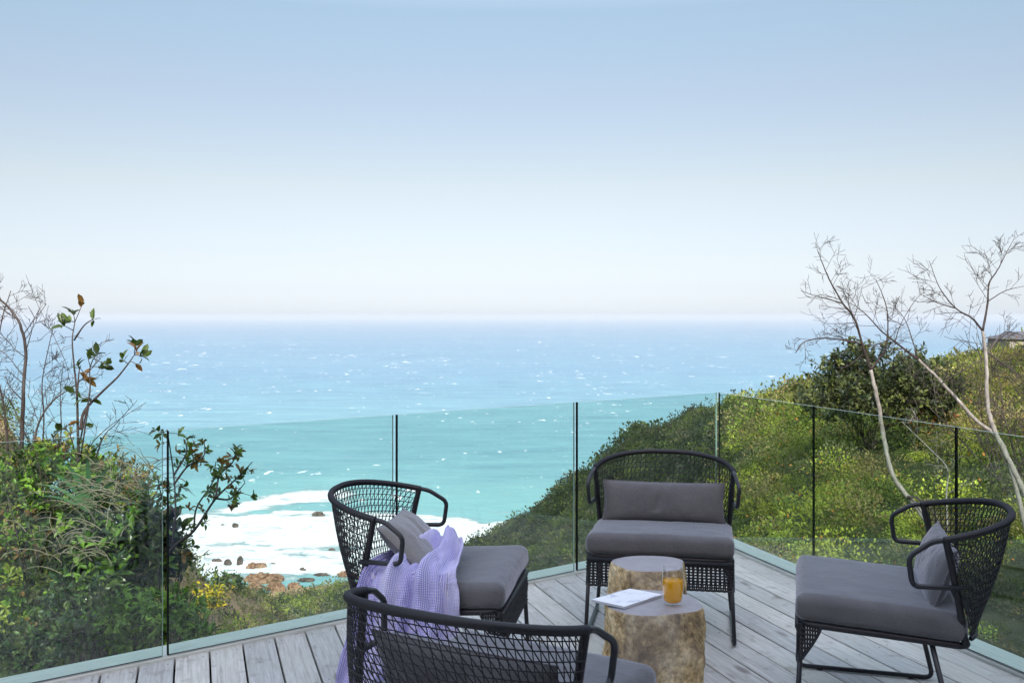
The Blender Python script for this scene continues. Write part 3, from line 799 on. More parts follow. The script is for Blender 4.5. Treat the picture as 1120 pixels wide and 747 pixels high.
# bare bush at right edge
b5 = gbase(1110, 13); t5 = empty('bare_bush', b5); mb = MB()
for k in range(11):
    a = Vector((random.uniform(-.3, .3), random.uniform(-.3, .3), 0)); d = Vector((random.gauss(-.15, .45), random.gauss(0, .3), 1))
    twigs(mb, a, d, random.uniform(.9, 1.5), .012, 3, nb=3, minr=.003)
mb.build('branches', M['bark_dark'], t5)
tag(t5, 'low tangled grey leafless bush at the right edge behind the trees', 'bush')

# left: bare twiggy bush
b6 = gbase(45, 7.2); t6 = empty('bare_bush', b6); mb = MB()
limb(mb, b6, [(22, 520), (24, 470), (26, 420), (28, 385), (22, 355), (8, 335), (-8, 322)], 7.2, 7.2, .017, .008, 12, .4, 2, start=.25)
limb(mb, b6, [(30, 520), (40, 470), (56, 440), (84, 420), (110, 392)], 7.1, 7.0, .010, .003, 9, .3, 2)
limb(mb, b6, [(10, 520), (5, 450), (-4, 400), (2, 350), (12, 318)], 7.3, 7.4, .010, .003, 10, .35, 2)
limb(mb, b6, [(45, 520), (48, 460), (46, 420), (52, 385), (60, 352)], 7.2, 7.2, .007, .002, 8, .3, 2)
limb(mb, b6, [(50, 520), (66, 480), (66, 430), (70, 395)], 7.2, 7.2, .007, .002, 8, .28, 2)
limb(mb, b6, [(100, 520), (112, 480), (128, 462), (150, 438)], 7.0, 6.9, .007, .002, 8, .28, 1)
limb(mb, b6, [(85, 520), (97, 490), (120, 466), (160, 440)], 7.0, 7.0, .006, .002, 6, .25, 1)
limb(mb, b6, [(56, 440), (75, 412), (60, 370), (42, 335), (28, 300)], 7.2, 7.4, .003, .0015, 5, .16, 1)
limb(mb, b6, [(60, 520), (30, 480), (12, 440), (-5, 425)], 7.2, 7.0, .007, .002, 8, .28, 2)
mb.build('branches', M['bark_dark'], t6)
tag(t6, 'leafless purplish brown bush with many fine twigs at the left edge', 'bush')
# a hanging twig at the far left edge
# left: sapling with sparse leaves
b7 = gbase(85, 6.3); t7 = empty('leafy_sapling', b7); mb = MB()
stems = [([(88, 560), (86, 500), (85, 470), (84, 430), (81, 400), (79, 372), (82, 352)], [(90, 330), (80, 338), (74, 348), (68, 352)], ),
         ([(81, 372), (92, 356), (102, 349)], [(102, 347)]),
         ([(88, 470), (92, 450), (110, 430), (128, 413), (140, 398), (147, 388)], [(148, 371), (156, 386), (150, 380), (134, 390), (152, 396)]),
         ([(88, 480), (98, 430), (98, 405), (102, 392)], [(106, 384), (96, 388), (112, 398), (116, 396)]),
         ([(84, 440), (86, 410), (88, 400)], [(84, 396), (92, 405), (94, 412)]),
         ([(88, 500), (96, 450), (100, 436)], [(100, 434), (82, 426), (88, 432)]),
         ([(88, 520), (78, 480), (72, 468)], [(70, 467), (64, 468), (76, 460), (95, 462)])]
tips, dirs = [], []
for path, lv in stems:
    pts = [at(x, y, 6.3 + random.uniform(-.05, .05)) - b7 for x, y in path]; pts = smooth_path(pts, 4)
    mb.tube(pts, list(np.linspace(.011 if len(path) > 5 else .006, .003, len(pts))), 5)
    for (x, y) in lv:
        q = at(x, y + 3, 6.3 + random.uniform(-.06, .06)) - b7; j = min(range(len(pts)), key=lambda i: (pts[i] - q).length)
        mb.tube([pts[j], q], [.003, .002], 4); dv = (q - pts[j]); tips.append(q); dirs.append(dv if dv.length > .01 else Vector((0, 0, 1)))
mb.build('stem', M['bark_dark'], t7)
A = np.array([tuple(p) for p in tips]); D = np.array([tuple(p) for p in dirs])
A = A
foliage_obj('foliage', [leaf_twigs(A, D + np.array([0, 0, .02]), 5, .070, [(.05, .085, .02), (.075, .12, .025), (.035, .06, .018), (.16, .09, .03)], spread=.8, twig=.03, jitter=.6)], M['gleaf'], t7)
tag(t7, 'thin stemmed sapling with few big dark leaves rising above the left bank', 'sapling')

# left: spreading branch with small leaves over the surf
b8 = gbase(165, 5.9); t8 = empty('spreading_shrub', b8); mb = MB()
lims = [[(150, 690), (165, 640), (188, 600), (212, 580), (236, 545), (262, 520), (276, 505)],
        [(188, 600), (192, 560), (190, 520), (186, 490), (183, 470)],
        [(236, 545), (240, 520), (254, 506), (258, 492)],
        [(212, 580), (215, 555), (232, 528), (236, 505)],
        [(190, 530), (205, 510), (222, 500), (224, 486)],
        [(236, 545), (252, 545), (268, 528)],
        [(200, 590), (205, 600), (214, 612)],
        [(192, 560), (178, 545), (172, 520)], [(190, 520), (204, 495), (202, 482)]]
tips, dirs = [], []
for i, path in enumerate(lims):
    Y = 5.9; pts = smooth_path([at(x, y, Y + random.uniform(-.12, .12)) - b8 for x, y in path], 6)
    mb.tube(pts, list(np.linspace(.014 if i == 0 else .007, .0025, len(pts))), 5)
    for j in range(len(pts)):
        t = j / len(pts)
        if (i > 0 or t > .45) and (t > .25) and random.random() < .75:
            q = pts[j] + Vector((random.gauss(0, .035), random.gauss(0, .05), random.gauss(.01, .03)))
            mb.tube([pts[j], q], [.0025, .0015], 3, caps=False); tips.append(q); dirs.append((q - pts[j]) + Vector((0.01, 0, .015)))
mb.build('branches', M['bark_dark'], t8)
A = np.array([tuple(p) for p in tips]); D = np.array([tuple(p) for p in dirs])
foliage_obj('foliage', [leaf_twigs(A, D, 7, .045, [(.09, .15, .025), (.14, .20, .035), (.06, .10, .02), (.18, .11, .035), (.22, .15, .06)], spread=.8, twig=.035, jitter=.6)], M['leaf'], t8)
tag(t8, 'spreading branch of small brownish green leaves reaching over the white surf', 'shrub')

# dry grass tufts
def tuft(px, py, Y, n, L, label, c=(.21, .19, .13)):
    base = at(px, py, Y); root = empty('dry_grass_tuft', base); mb = MB()
    for k in range(n):
        a = random.gauss(-2.7, .5) if random.random() < .6 else random.uniform(-3.1, 3.1)
        d = Vector((math.cos(a) * random.uniform(.4, 1.2), math.sin(a) * .6, random.uniform(.4, 1.2))); l = L * random.uniform(.5, 1.2)
        p0 = Vector((random.gauss(0, .12), random.gauss(0, .06), random.gauss(0, .06))); pts = [p0]
        for i in range(6):
            d = d + Vector((random.gauss(0, .12), random.gauss(0, .1), -.22)); pts.append(pts[-1] + d.normalized() * l / 6)
        mb.tube(pts, list(np.linspace(.0035, .001, 7)), 3, caps=False)
    mb.build('blades', simple('dry_grass', c, .8), root); tag(root, label, 'grass', 'tufts of dry grass on the left bank')
tuft(118, 545, 5.75, 48, .34, 'long pale dry grass arching over the middle of the left bank')
tuft(92, 592, 5.55, 40, .28, 'pale drooping grass clump lower on the left bank, near the dark hollow')
tuft(148, 520, 6.0, 40, .3, 'thin pale grass blades just left of the first glass joint')
# flax-like blades
rootf = empty('strap_leaf_plant', at(97, 560, 5.9)); mb = MB()
for k in range(9):
    a = -2.8 + k * .33; d = Vector((math.cos(a), -.25, abs(math.sin(a)) + .6)).normalized(); pts = [Vector((0, 0, 0))]
    for i in range(7): d = d + Vector((0, 0, -.12)); pts.append(pts[-1] + d.normalized() * .055)
    for i in range(7):
        w0 = .016 * math.sin(math.pi * (i / 7 * .85 + .12)); w1 = .016 * math.sin(math.pi * ((i + 1) / 7 * .85 + .12))
        s = Vector((-math.sin(a), .3, 0)).normalized()
        mb.add([pts[i] - s * w0, pts[i] + s * w0, pts[i + 1] + s * w1, pts[i + 1] - s * w1], [(0, 1, 2, 3)], 0, True)
mb.build('blades', simple('strap_leaf', (.05, .13, .05), .4), rootf)
tag(rootf, 'plant with a fan of broad strap leaves in the left bank', 'plant')

# ------------------------------------------------------------------ deck
fL0 = atz(182, 716, 0); fL1 = atz(638.7, 625, 0)
Ldir = (fL1 - fL0).normalized()
LV = Vector(((1975 - 560), F, 0)).normalized()              # direction of the left edge
RV = Vector(((214 - 560), F, 0)).normalized()               # direction of the boards and the right edge (away)
corner = atz(785, 595.5, 0)                                 # inside corner of the edge boards
Lback = -LV; Rback = -RV
outL = Vector((-LV.y, LV.x, 0)); outR = Vector((RV.y, -RV.x, 0))
if outL.y < 0: outL = -outL
if outR.x < 0: outR = -outR
ang_b = math.atan2(RV.y, RV.x) - math.pi / 2
deck = empty('deck', (0, 0, 0)); deck['kind'] = 'structure'; deck['label'] = 'weathered grey timber deck'
# boards in a local frame: y along RV, x across (increasing toward the right edge)
ex = outR; ey = RV
def loc2(p): return (Vector(p) - corner).dot(ex), (Vector(p) - corner).dot(ey)
# left edge in the local frame: a line through origin with direction Rback..
lx, ly = LV.dot(ex), LV.dot(ey)
pitch, gap, th = .146, .0085, .028
mb = MB()
i = 0
x = -pitch
while x > -9.5:
    x0, x1 = x + gap / 2, x + pitch - gap / 2
    # upper end where the left edge cuts the board: y = x * ly / lx
    k = ly / lx
    yt0, yt1 = x0 * k, x1 * k
    segs = []; yb = -9.0 if True else 0
    cuts = sorted([random.uniform(-7.5, -1.0) + min(yt0, yt1)]) if i % 3 == 1 else []
    ys = [yb] + [c for c in cuts if c > yb + .5] 
    dz = random.uniform(-.0015, .0015)
    for s in range(len(ys)):
        a = ys[s] + (.0015 if s else 0); top = (yt0, yt1) if s == len(ys) - 1 else (ys[s + 1] - .0015,) * 2
        bv = .0025
        # cross-section with small bevels
        sec = [(x0, -th), (x0, -bv), (x0 + bv, 0), (x1 - bv, 0), (x1, -bv), (x1, -th)]
        vs = []
        for (sx, sz) in sec:
            t = (sx - x0) / (x1 - x0); vs.append(Vector((sx, a, sz + dz)))
        for (sx, sz) in sec:
            t = (sx - x0) / (x1 - x0); vs.append(Vector((sx, top[0] * (1 - t) + top[1] * t, sz + dz)))
        fs = [(j, (j + 1) % 6, 6 + (j + 1) % 6, 6 + j)[::-1] for j in range(6)] + [tuple(range(6)), tuple(range(11, 5, -1))]
        mb.add(vs, fs)
    x -= pitch; i += 1
dobj = mb.build('deck_boards', M['deck'], deck)
dobj.location = corner; dobj.rotation_euler = (0, 0, math.atan2(ex.y, ex.x))
# screws
mb = MB()
xk = -pitch; 
while xk > -9:
    for row in range(8):
        for sx in (.028, pitch - .028):
            px_ = xk + sx; yy = px_ * ly / lx - .06 - row * .62
            n_ = 8; c_ = Vector((px_, yy, .0022)); vs = [c_ + Vector((math.cos(a) * .0042, math.sin(a) * .0042, 0)) for a in np.linspace(0, 2 * math.pi, n_, endpoint=False)]
            mb.add(vs, [tuple(range(n_))])
    xk -= pitch
sob = mb.build('deck_screws', mat_flat('screw_steel', (.10, .10, .11), .5, metal=.6), deck)
sob['kind'] = 'stuff'
sob.location = corner; sob.rotation_euler = (0, 0, math.atan2(ex.y, ex.x))
# edge boards (rounded-edge cross-section), mitred at the corner
def edge_board(name, a, b, out, w, z0, z1, mitre_a=None, mitre_b=None):
    d = (b - a).normalized(); mbk = MB(); L = (b - a).length; r = .006
    sec = [(0, z0), (0, z1 - r), (r, z1), (w - r, z1), (w, z1 - r), (w, z0)]
    vs = []
    for end in (0, 1):
        for (o, z) in sec:
            y = (0 if end == 0 else L)
            if end == 0 and mitre_a: y += o * mitre_a
            if end == 1 and mitre_b: y += o * mitre_b
            vs.append(Vector((y, o, z)))
    fs = [(j, (j + 1) % 6, 6 + (j + 1) % 6, 6 + j) for j in range(6)] + [tuple(range(6))[::-1], tuple(range(6, 12))]
    mbk.add(vs, fs)
    o_ = mbk.build(name, M['kerb'], deck)
    # local x = d, local y = out (right-handed check)
    X, Yv = d, out; Z = X.cross(Yv)
    mtx = Matrix(((X.x, Yv.x, 0), (X.y, Yv.y, 0), (0, 0, 1))); 
    m4 = mtx.to_4x4(); m4.translation = a
    o_.matrix_local = m4
    return o_
KW = .165
# mitre: outer lines meet at corner + out vectors
cosang = LV.dot(Rback)
half = math.acos(max(-1, min(1, (-LV).dot(Rback)))) / 2        # half interior angle
mit = 1 / math.tan(half)
aL = corner + Lback * 7.5
edge_board('edge_board', aL, corner, outL, KW, -.03, .016, None, mit)
bR = corner + Rback * 8.0
edge_board('edge_board', corner, bR, outR, KW, -.03, .016, -mit, None)
# fascia and posts under the deck, with a black sheet for gap shade
mb = MB()
def strip(a, b, out, off, z0, z1, t_):
    d = (b - a).normalized()
    p = [a + out * off, b + out * off, b + out * (off + t_), a + out * (off + t_)]
    mb.add([Vector((q.x, q.y, z0)) for q in p] + [Vector((q.x, q.y, z1)) for q in p], [(3, 2, 1, 0), (4, 5, 6, 7), (0, 1, 5, 4), (1, 2, 6, 5), (2, 3, 7, 6), (3, 0, 4, 7)])
strip(aL, corner + LV * .1, outL, KW - .045, -.25, -.032, .03)
strip(corner + RV * .1, bR, outR, KW - .045, -.25, -.032, .03)
mb.build('fascia', M['kerb'], deck)
mb = MB(); far_p = corner + Lback * 7.4; far_q = corner + Rback * 7.9  # solid black sheet added below the boards so the gaps read as shade
mb.add([Vector((p.x, p.y, z)) for z in (-.24, -.045) for p in (corner, far_p, far_p + Rback * 6, far_q + Lback * 1.5, far_q)],
       [(0, 1, 2, 3, 4), (9, 8, 7, 6, 5), (0, 5, 6, 1), (1, 6, 7, 2), (2, 7, 8, 3), (3, 8, 9, 4), (4, 9, 5, 0)])
mb.build('gap_shade_sheet', mat_flat('gap_shade_black', (.015, .014, .013), .9, .1), deck)
mb = MB()
for k in range(5):
    p = corner + Lback * (.3 + 1.6 * k) + Rback * .0 - outL * .1
    mb.box((p.x, p.y, -1.6), (.09, .09, 2.7))
    p = corner + Rback * (.6 + 1.6 * k) - outR * .12
    mb.box((p.x, p.y, -1.6), (.09, .09, 2.7))
mb.build('support_posts', M['kerb'], deck)

# ------------------------------------------------------------------ glass panels
TH = .012
def pane(a, b, out, label, ztop=1.0, dark_a=True):
    """a, b floor points; pane stands on the line"""
    d = (b - a).normalized(); L = (b - a).length; mbp = MB(); o = out * (TH / 2)
    z0 = .0205
    P = lambda s, t_, z: Vector((0, 0, 0)) + d * s + out * t_ + Vector((0, 0, z))
    h = TH / 2
    vs = [P(0, -h, z0), P(L, -h, z0), P(L, h, z0), P(0, h, z0), P(0, -h, ztop), P(L, -h, ztop), P(L, h, ztop), P(0, h, ztop)]
    mbp.add(vs, [(0, 1, 5, 4)], 0); mbp.add(vs, [(2, 3, 7, 6)], 0)
    mbp.add(vs, [(4, 5, 6, 7)], 2); mbp.add(vs, [(0, 3, 2, 1)], 1)
    mbp.add(vs, [(3, 0, 4, 7)], 1); mbp.add(vs, [(1, 2, 6, 5)], 2 if dark_a else 1)
    seal = MB() if dark_a else None
    o_ = mbp.build('glass_panel', [M['glass'], M['edge_dark'], M['edge_pale']]); o_.location = a
    if dark_a:      # black rubber seal on the near end of the pane
        m_ = Matrix.Rotation(math.atan2(d.y, d.x), 3, 'Z')
        seal.box(d * -.0030 + Vector((0, 0, (z0 + ztop) / 2)), (.0056, TH + .002, ztop - z0), 0, m_)
        seal.build('rubber_seal', M['edge_dark'], o_)
    tag(o_, label, 'glass panel', 'frameless glass balustrade panels'); return o_
def on_line(px, d, c=corner, off=Vector((0, 0, 0))):
    """point on line c + t d (floor) seen at column px"""
    k = (px - 560) / F; c = c + off
    t = (k * c.y - c.x) / (d.x - k * d.y); return c + d * t
insL = outL * .008; insR = outR * .008
jl = [on_line(p, LV, off=insL) for p in (181, 432, 629.5)]
g = .013
cl = corner + insL
pl = [jl[0] - LV * 2.5] + jl + [cl + LV * -.004]
labL = ['glass panel at the far left in front of the green bank', 'glass panel between the first and second joints, surf behind it',
        'glass panel with open sea behind it, left of the joint beside the middle chair', 'glass panel left of the corner, behind the middle chair']
for k in range(4):
    pane(pl[k] + LV * (g if k else 0), pl[k + 1] - LV * (g if k < 3 else 0), outL, labL[k])
jr = [on_line(p, RV, off=insR) for p in (890, 1046)]
cr = corner + insR
pr = [cr] + jr + [jr[-1] + Rback * 1.25, jr[-1] + Rback * 2.5]
labR = ['glass panel right of the corner, steep green slope behind it', 'glass panel with the pale bent tree trunk behind it', 'glass panel behind the back of the right hand chair', 'glass panel nearest the viewer on the right']
for k in range(3):
    pane(pr[k] + Rback * (.003 if k else .006), pr[k + 1] - Rback * .003, outR, labR[k], dark_a=False)

# ------------------------------------------------------------------ chair
def rounded_cushion(w, d, h, crown=.012, r=.03, nx=26, ny=24, puff=0.0, wrinkle=0.0, seed=0):
    """soft box centred on origin in x,y with bottom at 0 (superellipsoid-like)"""
    V = []; Fc = []
    nu, nv = 56, 18
    def sp(c, e): return math.copysign(abs(c) ** e, c)
    for i in range(nv + 1):
        ph = -math.pi / 2 + math.pi * i / nv
        for j in range(nu):
            a = 2 * math.pi * j / nu
            e1, e2 = .30, .22
            cx = sp(math.cos(ph), e1); x = w / 2 * cx * sp(math.cos(a), e2); y = d / 2 * cx * sp(math.sin(a), e2); z = h / 2 * sp(math.sin(ph), .45)
            V.append((x, y, z))
    for i in range(nv):
        for j in range(nu):
            j2 = (j + 1) % nu; Fc.append((i * nu + j, i * nu + j2, (i + 1) * nu + j2, (i + 1) * nu + j))
    V = np.array(V)
    # crown
    fx = 1 - (V[:, 0] / (w / 2)) ** 2; fy = 1 - (V[:, 1] / (d / 2)) ** 2
    V[:, 2] += np.sign(V[:, 2]) * np.clip(fx, 0, 1) * np.clip(fy, 0, 1) * crown
    if wrinkle:
        V[:, 2] += wrinkle * fbm(V[:, 0] * 9 + seed, V[:, 1] * 9, V[:, 2] * 9, 3, seed) * (np.abs(V[:, 2]) > h * .2)
        V[:, 0] += wrinkle * .5 * fbm(V[:, 0] * 7 + seed, V[:, 1] * 7, V[:, 2] * 9, 2, seed + 5)
    V[:, 2] += h / 2
    return V, Fc

def soft_box(w, d, h, r, crown, name, mat, parent, wr=.0, seed=0, pinch=0.0):
    """subdivided box with rounded edges"""
    nx, ny, nz = 30, 26, 8
    pts = {}
    V = []; Fc = []
    def key(i, j, k):
        if (i, j, k) not in pts:
            pts[(i, j, k)] = len(V)
            V.append((i / nx * 2 - 1, j / ny * 2 - 1, k / nz * 2 - 1))
        return pts[(i, j, k)]
    for i in range(nx):
        for j in range(ny):
            Fc.append((key(i, j, 0), key(i, j + 1, 0), key(i + 1, j + 1, 0), key(i + 1, j, 0)))
            Fc.append((key(i, j, nz), key(i + 1, j, nz), key(i + 1, j + 1, nz), key(i, j + 1, nz)))
    for i in range(nx):
        for k in range(nz):
            Fc.append((key(i, 0, k), key(i + 1, 0, k), key(i + 1, 0, k + 1), key(i, 0, k + 1)))
            Fc.append((key(i, ny, k), key(i, ny, k + 1), key(i + 1, ny, k + 1), key(i + 1, ny, k)))
    for j in range(ny):
        for k in range(nz):
            Fc.append((key(0, j, k), key(0, j, k + 1), key(0, j + 1, k + 1), key(0, j + 1, k)))
            Fc.append((key(nx, j, k), key(nx, j + 1, k), key(nx, j + 1, k + 1), key(nx, j, k + 1)))
    V = np.array(V, float)
    # concentrate points near the edges
    def warp(t): return np.sign(t) * (1 - (1 - np.abs(t)) ** 1.6) if False else t
    half = np.array([w / 2, d / 2, h / 2]); P = V * half
    core = np.clip(P, -(half - r), half - r); dv = P - core; ln = np.linalg.norm(dv, axis=1, keepdims=True)
    P = np.where(ln > 1e-9, core + dv / np.maximum(ln, 1e-9) * r, P)
    fx = 1 - np.abs(V[:, 0]) ** 2.5; fy = 1 - np.abs(V[:, 1]) ** 2.5
    P[:, 2] += V[:, 2] * crown * fx * fy
    P[:, 1] *= 1 - pinch * (1 - fx) * .5
    P[:, 0] += np.sign(V[:, 0]) * (np.abs(V[:, 0]) > .9) * (1 - V[:, 2] ** 2) * r * .15
    P[:, 1] += np.sign(V[:, 1]) * (np.abs(V[:, 1]) > .9) * (1 - V[:, 2] ** 2) * r * .15
    if wr:
        P += wr * np.stack([fbm(P[:, 0] * 8 + seed, P[:, 1] * 8, P[:, 2] * 8, 3, seed + q) for q in range(3)], 1)
    o = np_mesh(name, P, Fc, mat, parent=parent, smooth=True)
    # seam piping along the top and bottom edges
    return o, half, r

HOOP_N = 60
def hoop_pt(th):
    """th in [-90, 90] deg; 0 = rear apex"""
    c, s = math.cos(th), math.sin(th)
    y = -.14 - .33 * abs(c) ** .9
    x = .352 * math.copysign(abs(s) ** .86, s)
    z = .712 + .068 * c
    return Vector((x, y, z))
POST_T = R(80)
def base_pt(th):
    s = math.sin(th) / math.sin(POST_T); s = max(-1, min(1, s))
    return Vector((.315 * math.copysign(abs(s) ** .9, s), -.285 - .045 * math.cos(th), .375))
def back_pt(th, t):
    a, b = hoop_pt(th), base_pt(th)
    p = a.lerp(b, t); bulge = math.sin(math.pi * t) * .02
    return p + Vector((math.sin(th) * bulge, math.cos(th) * -bulge, 0))

def ribbed(pts, r, step=.0045):
    P = resample(pts, step / 2); rr = [r * (1.05 if i % 2 else .90) for i in range(len(P))]
    return P, rr

def make_chair(label):
    root = empty('rope_armchair')
    tag(root, label, 'armchair', 'black rope armchairs with grey cushions')
    zs = lambda y: .388 + .065 * (y - .30)           # seat rail height
    # side frames: front leg, runner, rear leg
    for s in (-1, 1):
        mb = MB()
        path = [(s * .322, .272, zs(.27)), (s * .338, .292, .012), (s * .338, -.245, .012), (s * .305, -.165, zs(-.165))]
        mb.tube(fillet(path, .035, 6), .0095, 10)
        for yy in (.20, -.16):
            mb.tube([(s * .338, yy, .001), (s * .338, yy, .006)], .012, 10)
        mb.build('leg_frame', M['tube'], root)
    # seat frame
    mb = MB(); ring = [(-.325, .27), (.325, .27), (.318, -.285), (-.318, -.285)]
    P3 = [Vector((x, y, zs(y))) for x, y in ring]
    P3 = [(P3[0] + P3[3]) / 2] + P3 + [(P3[0] + P3[3]) / 2]
    # go round: start mid-left side
    order = [P3[0], P3[1], P3[2], P3[3], P3[4], P3[0]]
    P, rr = ribbed(fillet(order, .05, 6), .0125)
    mb.tube(P, rr, 8)
    mb.tube([(-.32, .0, zs(0) - .004), (.32, .0, zs(0) - .004)], .008, 8)
    for x in np.linspace(-.28, .28, 13): mb.tube([(x, .27, zs(.27)), (x, -.28, zs(-.28))], .0028, 4)
    for y in np.linspace(-.24, .24, 11): mb.tube([(-.32, y, zs(y)), (.32, y, zs(y))], .0028, 4)
    mb.build('seat_frame', M['rope'], root)
    # woven skirt : front panel and tapering sides
    mb = MB()
    def drop(u):   # depth of the skirt at signed path position
        return u
    H0 = .135
    nf = 66
    front_y = .285
    def skirt_bottom(x): return zs(.27) - H0 - .0 + .02 * max(0, abs(x) / .33 - .93) / .07
    for i in range(nf + 1):
        x = -.328 + .656 * i / nf; dx = .0035 if i % 2 else -.0035
        mb.tube([(x, front_y - .006, zs(.27)), (x + dx, front_y + .004, zs(.27) - H0 / 2), (x, front_y, skirt_bottom(x))], .0036, 5, caps=False)
    for k in range(1, 11):
        z = zs(.27) - H0 * k / 10.2
        pts = [(-.33 + .66 * i / 54, front_y + (.0035 if (i + k) % 2 else -.0035), z) for i in range(55)]
        mb.tube(pts, .0044 if k < 10 else .006, 5)
    mb.tube([(-.33, front_y, zs(.27) - .012), (.33, front_y, zs(.27) - .012)], .012, 6)
    for s in (-1, 1):
        for i in range(0, 26, 3):
            y = .28 - .075 * i / 25; hh = H0 * (1 - (i / 25)) ** .8
            if hh < .006: continue
            mb.tube([(s * .33, y, zs(y)), (s * .334, y, zs(y) - hh)], .0042, 5, caps=False)
        for k in range(1, 8):
            f = k / 8; pts = []
            for i in range(26):
                y = .28 - .075 * i / 25; hh = H0 * (1 - (i / 25)) ** .8
                if hh >= H0 * f * .98: pts.append((s * (.333 + (.002 if (i + k) % 2 else -.002)), y, zs(y) - H0 * f))
            if len(pts) > 1: mb.tube(pts, .0042, 5)
        pts = [(s * .334, .28 - .075 * i / 25, zs(.28 - .075 * i / 25) - H0 * (1 - i / 25) ** .8) for i in range(26)]
        mb.tube(pts, .006, 6)
    mb.build('woven_skirt', M['rope'], root)
    # posts
    for s in (-1, 1):
        mb = MB(); a = Vector((s * .322, -.275, .355)); b = hoop_pt(s * POST_T)
        P, rr = ribbed([a, a.lerp(b, .5) + Vector((0, -.005, 0)), b], .0125)
        mb.tube(P, rr, 10); mb.build('back_post', M['rope'], root)
    # hoop rail + arms: one continuous bent tube
    path = []
    for s in (-1,):
        path += [Vector((-.345, -.262, .560)), Vector((-.364, -.098, .560)), Vector((-.372, -.085, .664))]
    arc = [hoop_pt(R(-81 + 162 * i / HOOP_N)) for i in range(HOOP_N + 1)]
    pre = fillet([path[0], path[1], path[2], hoop_pt(R(-87)), hoop_pt(R(-80))], .026, 7)
    post = [Vector((-p.x, p.y, p.z)) for p in pre][::-1]
    mb = MB(); mb.tube(pre, .0095, 10); mb.build('arm_loop', M['tube'], root)
    mb = MB(); mb.tube(post, .0095, 10); mb.build('arm_loop', M['tube'], root)
    P, rr = ribbed(arc, .0128); mb = MB(); mb.tube(P, rr, 10); mb.build('top_rail', M['rope'], root)
    # woven back
    mb = MB()
    T0, T1 = -POST_T, POST_T
    rows = 15
    for k in range(1, rows + 1):
        t = (k / rows) ** 1.0 * .985; n = 48
        mb.tube([back_pt(T0 + (T1 - T0) * i / n, t) + Vector((0, .0012 * (-1) ** i, 0)) for i in range(n + 1)], .0018 if k < rows else .009, 5, caps=False)
    nd = 40
    for i in range(-14, nd + 1):       # leaning strands
        for (slant, rr_) in ((12, .0017), (1.5, .0018)):
            pts = []
            for j in range(15):
                t = j / 14; u = (i + slant * t) / nd if slant > 5 else (i + slant * (t - .5)) / nd
                if 0 <= u <= 1: pts.append(back_pt(T0 + (T1 - T0) * u, t))
            if len(pts) > 1: mb.tube(pts, rr_, 4, caps=False)
    mb.build('woven_back', M['rope'], root)
    # cushions
    o, half, r_ = soft_box(.672, .570, .098, .031, .010, 'seat_cushion', M['fabric'], root, wr=.0055, seed=3)
    o.location = (0, .006, zs(.0) + .058); o.rotation_euler = (math.atan(.065), 0, 0)
    mbp = MB(); w2, d2, z2 = half[0] - .008, half[1] - .008, half[2] - .022
    for zz in (z2, -z2):
        mbp.tube(fillet([(0, d2, zz), (w2, d2, zz), (w2, -d2, zz), (-w2, -d2, zz), (-w2, d2, zz), (0, d2, zz)], .03, 5), .003, 5)
    pp = mbp.build('piping', M['pipe'], o)
    return root
def make_pillow(root, mat, seed, loc, rx, rz=0, ry=0, size=(.60, .245, .11)):
    w, h, t_ = size
    n, m = 40, 22; V = []; Fc = []
    for side in (1, -1):
        for j in range(m + 1):
            for i in range(n + 1):
                u, v = i / n * 2 - 1, j / m * 2 - 1
                th_ = t_ / 2 * ((1 - abs(u) ** 3.2) * (1 - abs(v) ** 2.6)) ** .55
                px_ = u * w / 2 * (1 - .035 * (1 - v * v)); pz_ = v * h / 2 * (1 - .05 * (1 - u * u))
                V.append((px_, side * th_, pz_))
    off = (n + 1) * (m + 1)
    for s_ in (0, 1):
        for j in range(m):
            for i in range(n):
                a = s_ * off + j * (n + 1) + i; f = (a, a + 1, a + n + 2, a + n + 1)
                Fc.append(f if s_ else f[::-1])
    V = np.array(V); e = (np.abs(V[:, 1]) / (t_ / 2))
    # fabric folds: pinch lines running from the edges
    V[:, 1] += np.sign(V[:, 1]) * e * (.010 * fbm(V[:, 0] * 14 + seed, V[:, 2] * 9, oct=3, seed=seed) - .012 * np.exp(-((V[:, 0] - .03 * math.sin(seed) + .3 * (V[:, 2] - .05)) / .018) ** 2) * (V[:, 2] > -.05))
    o = np_mesh('back_pillow', V, Fc, mat, parent=root, smooth=True)
    o.location = loc; o.rotation_euler = (rx, ry, rz)
    mbp = MB(); ring = []
    for i in range(n + 1): ring.append(V[i])
    for j in range(1, m + 1): ring.append(V[j * (n + 1) + n])
    for i in range(n - 1, -1, -1): ring.append(V[m * (n + 1) + i])
    for j in range(m - 1, 0, -1): ring.append(V[j * (n + 1)])
    mbp.tube([Vector((p[0], 0, p[2])) for p in ring], .0028, 5, closed=True); mbp.build('piping', M['pipe'], o)
    return o
chairA = make_chair('rope armchair facing the viewer behind the stone stools')
def place(o, fl, fr):
    """put the chair so its front left/right feet (as seen by the sitter's own left=-x) stand on fl, fr"""
    mid = (fl + fr) / 2; ax = (fr - fl).normalized()          # local +x
    rz = math.atan2(ax.y, ax.x); f = Vector((-ax.y, ax.x, 0))
    o.rotation_euler = (0, 0, rz); o.location = mid - f * .292
chairs = [chairA, copy_tree(chairA), copy_tree(chairA), copy_tree(chairA)]
labs = ['rope armchair facing the viewer behind the stone stools', 'left rope armchair with a lilac blanket on its seat',
        'foreground rope armchair seen from behind, cut by the bottom of the picture', 'right hand rope armchair standing side on']
for c_, l_ in zip(chairs, labs): c_['label'] = l_
for c_, (x_, y_, a_) in zip(chairs, ((.729, 4.85, 2.952), (-.269, 4.12, -1.730), (-.012, 2.82, -.53), (1.405, 3.85, 1.285))):
    c_.location = (x_, y_, 0); c_.rotation_euler = (0, 0, a_)
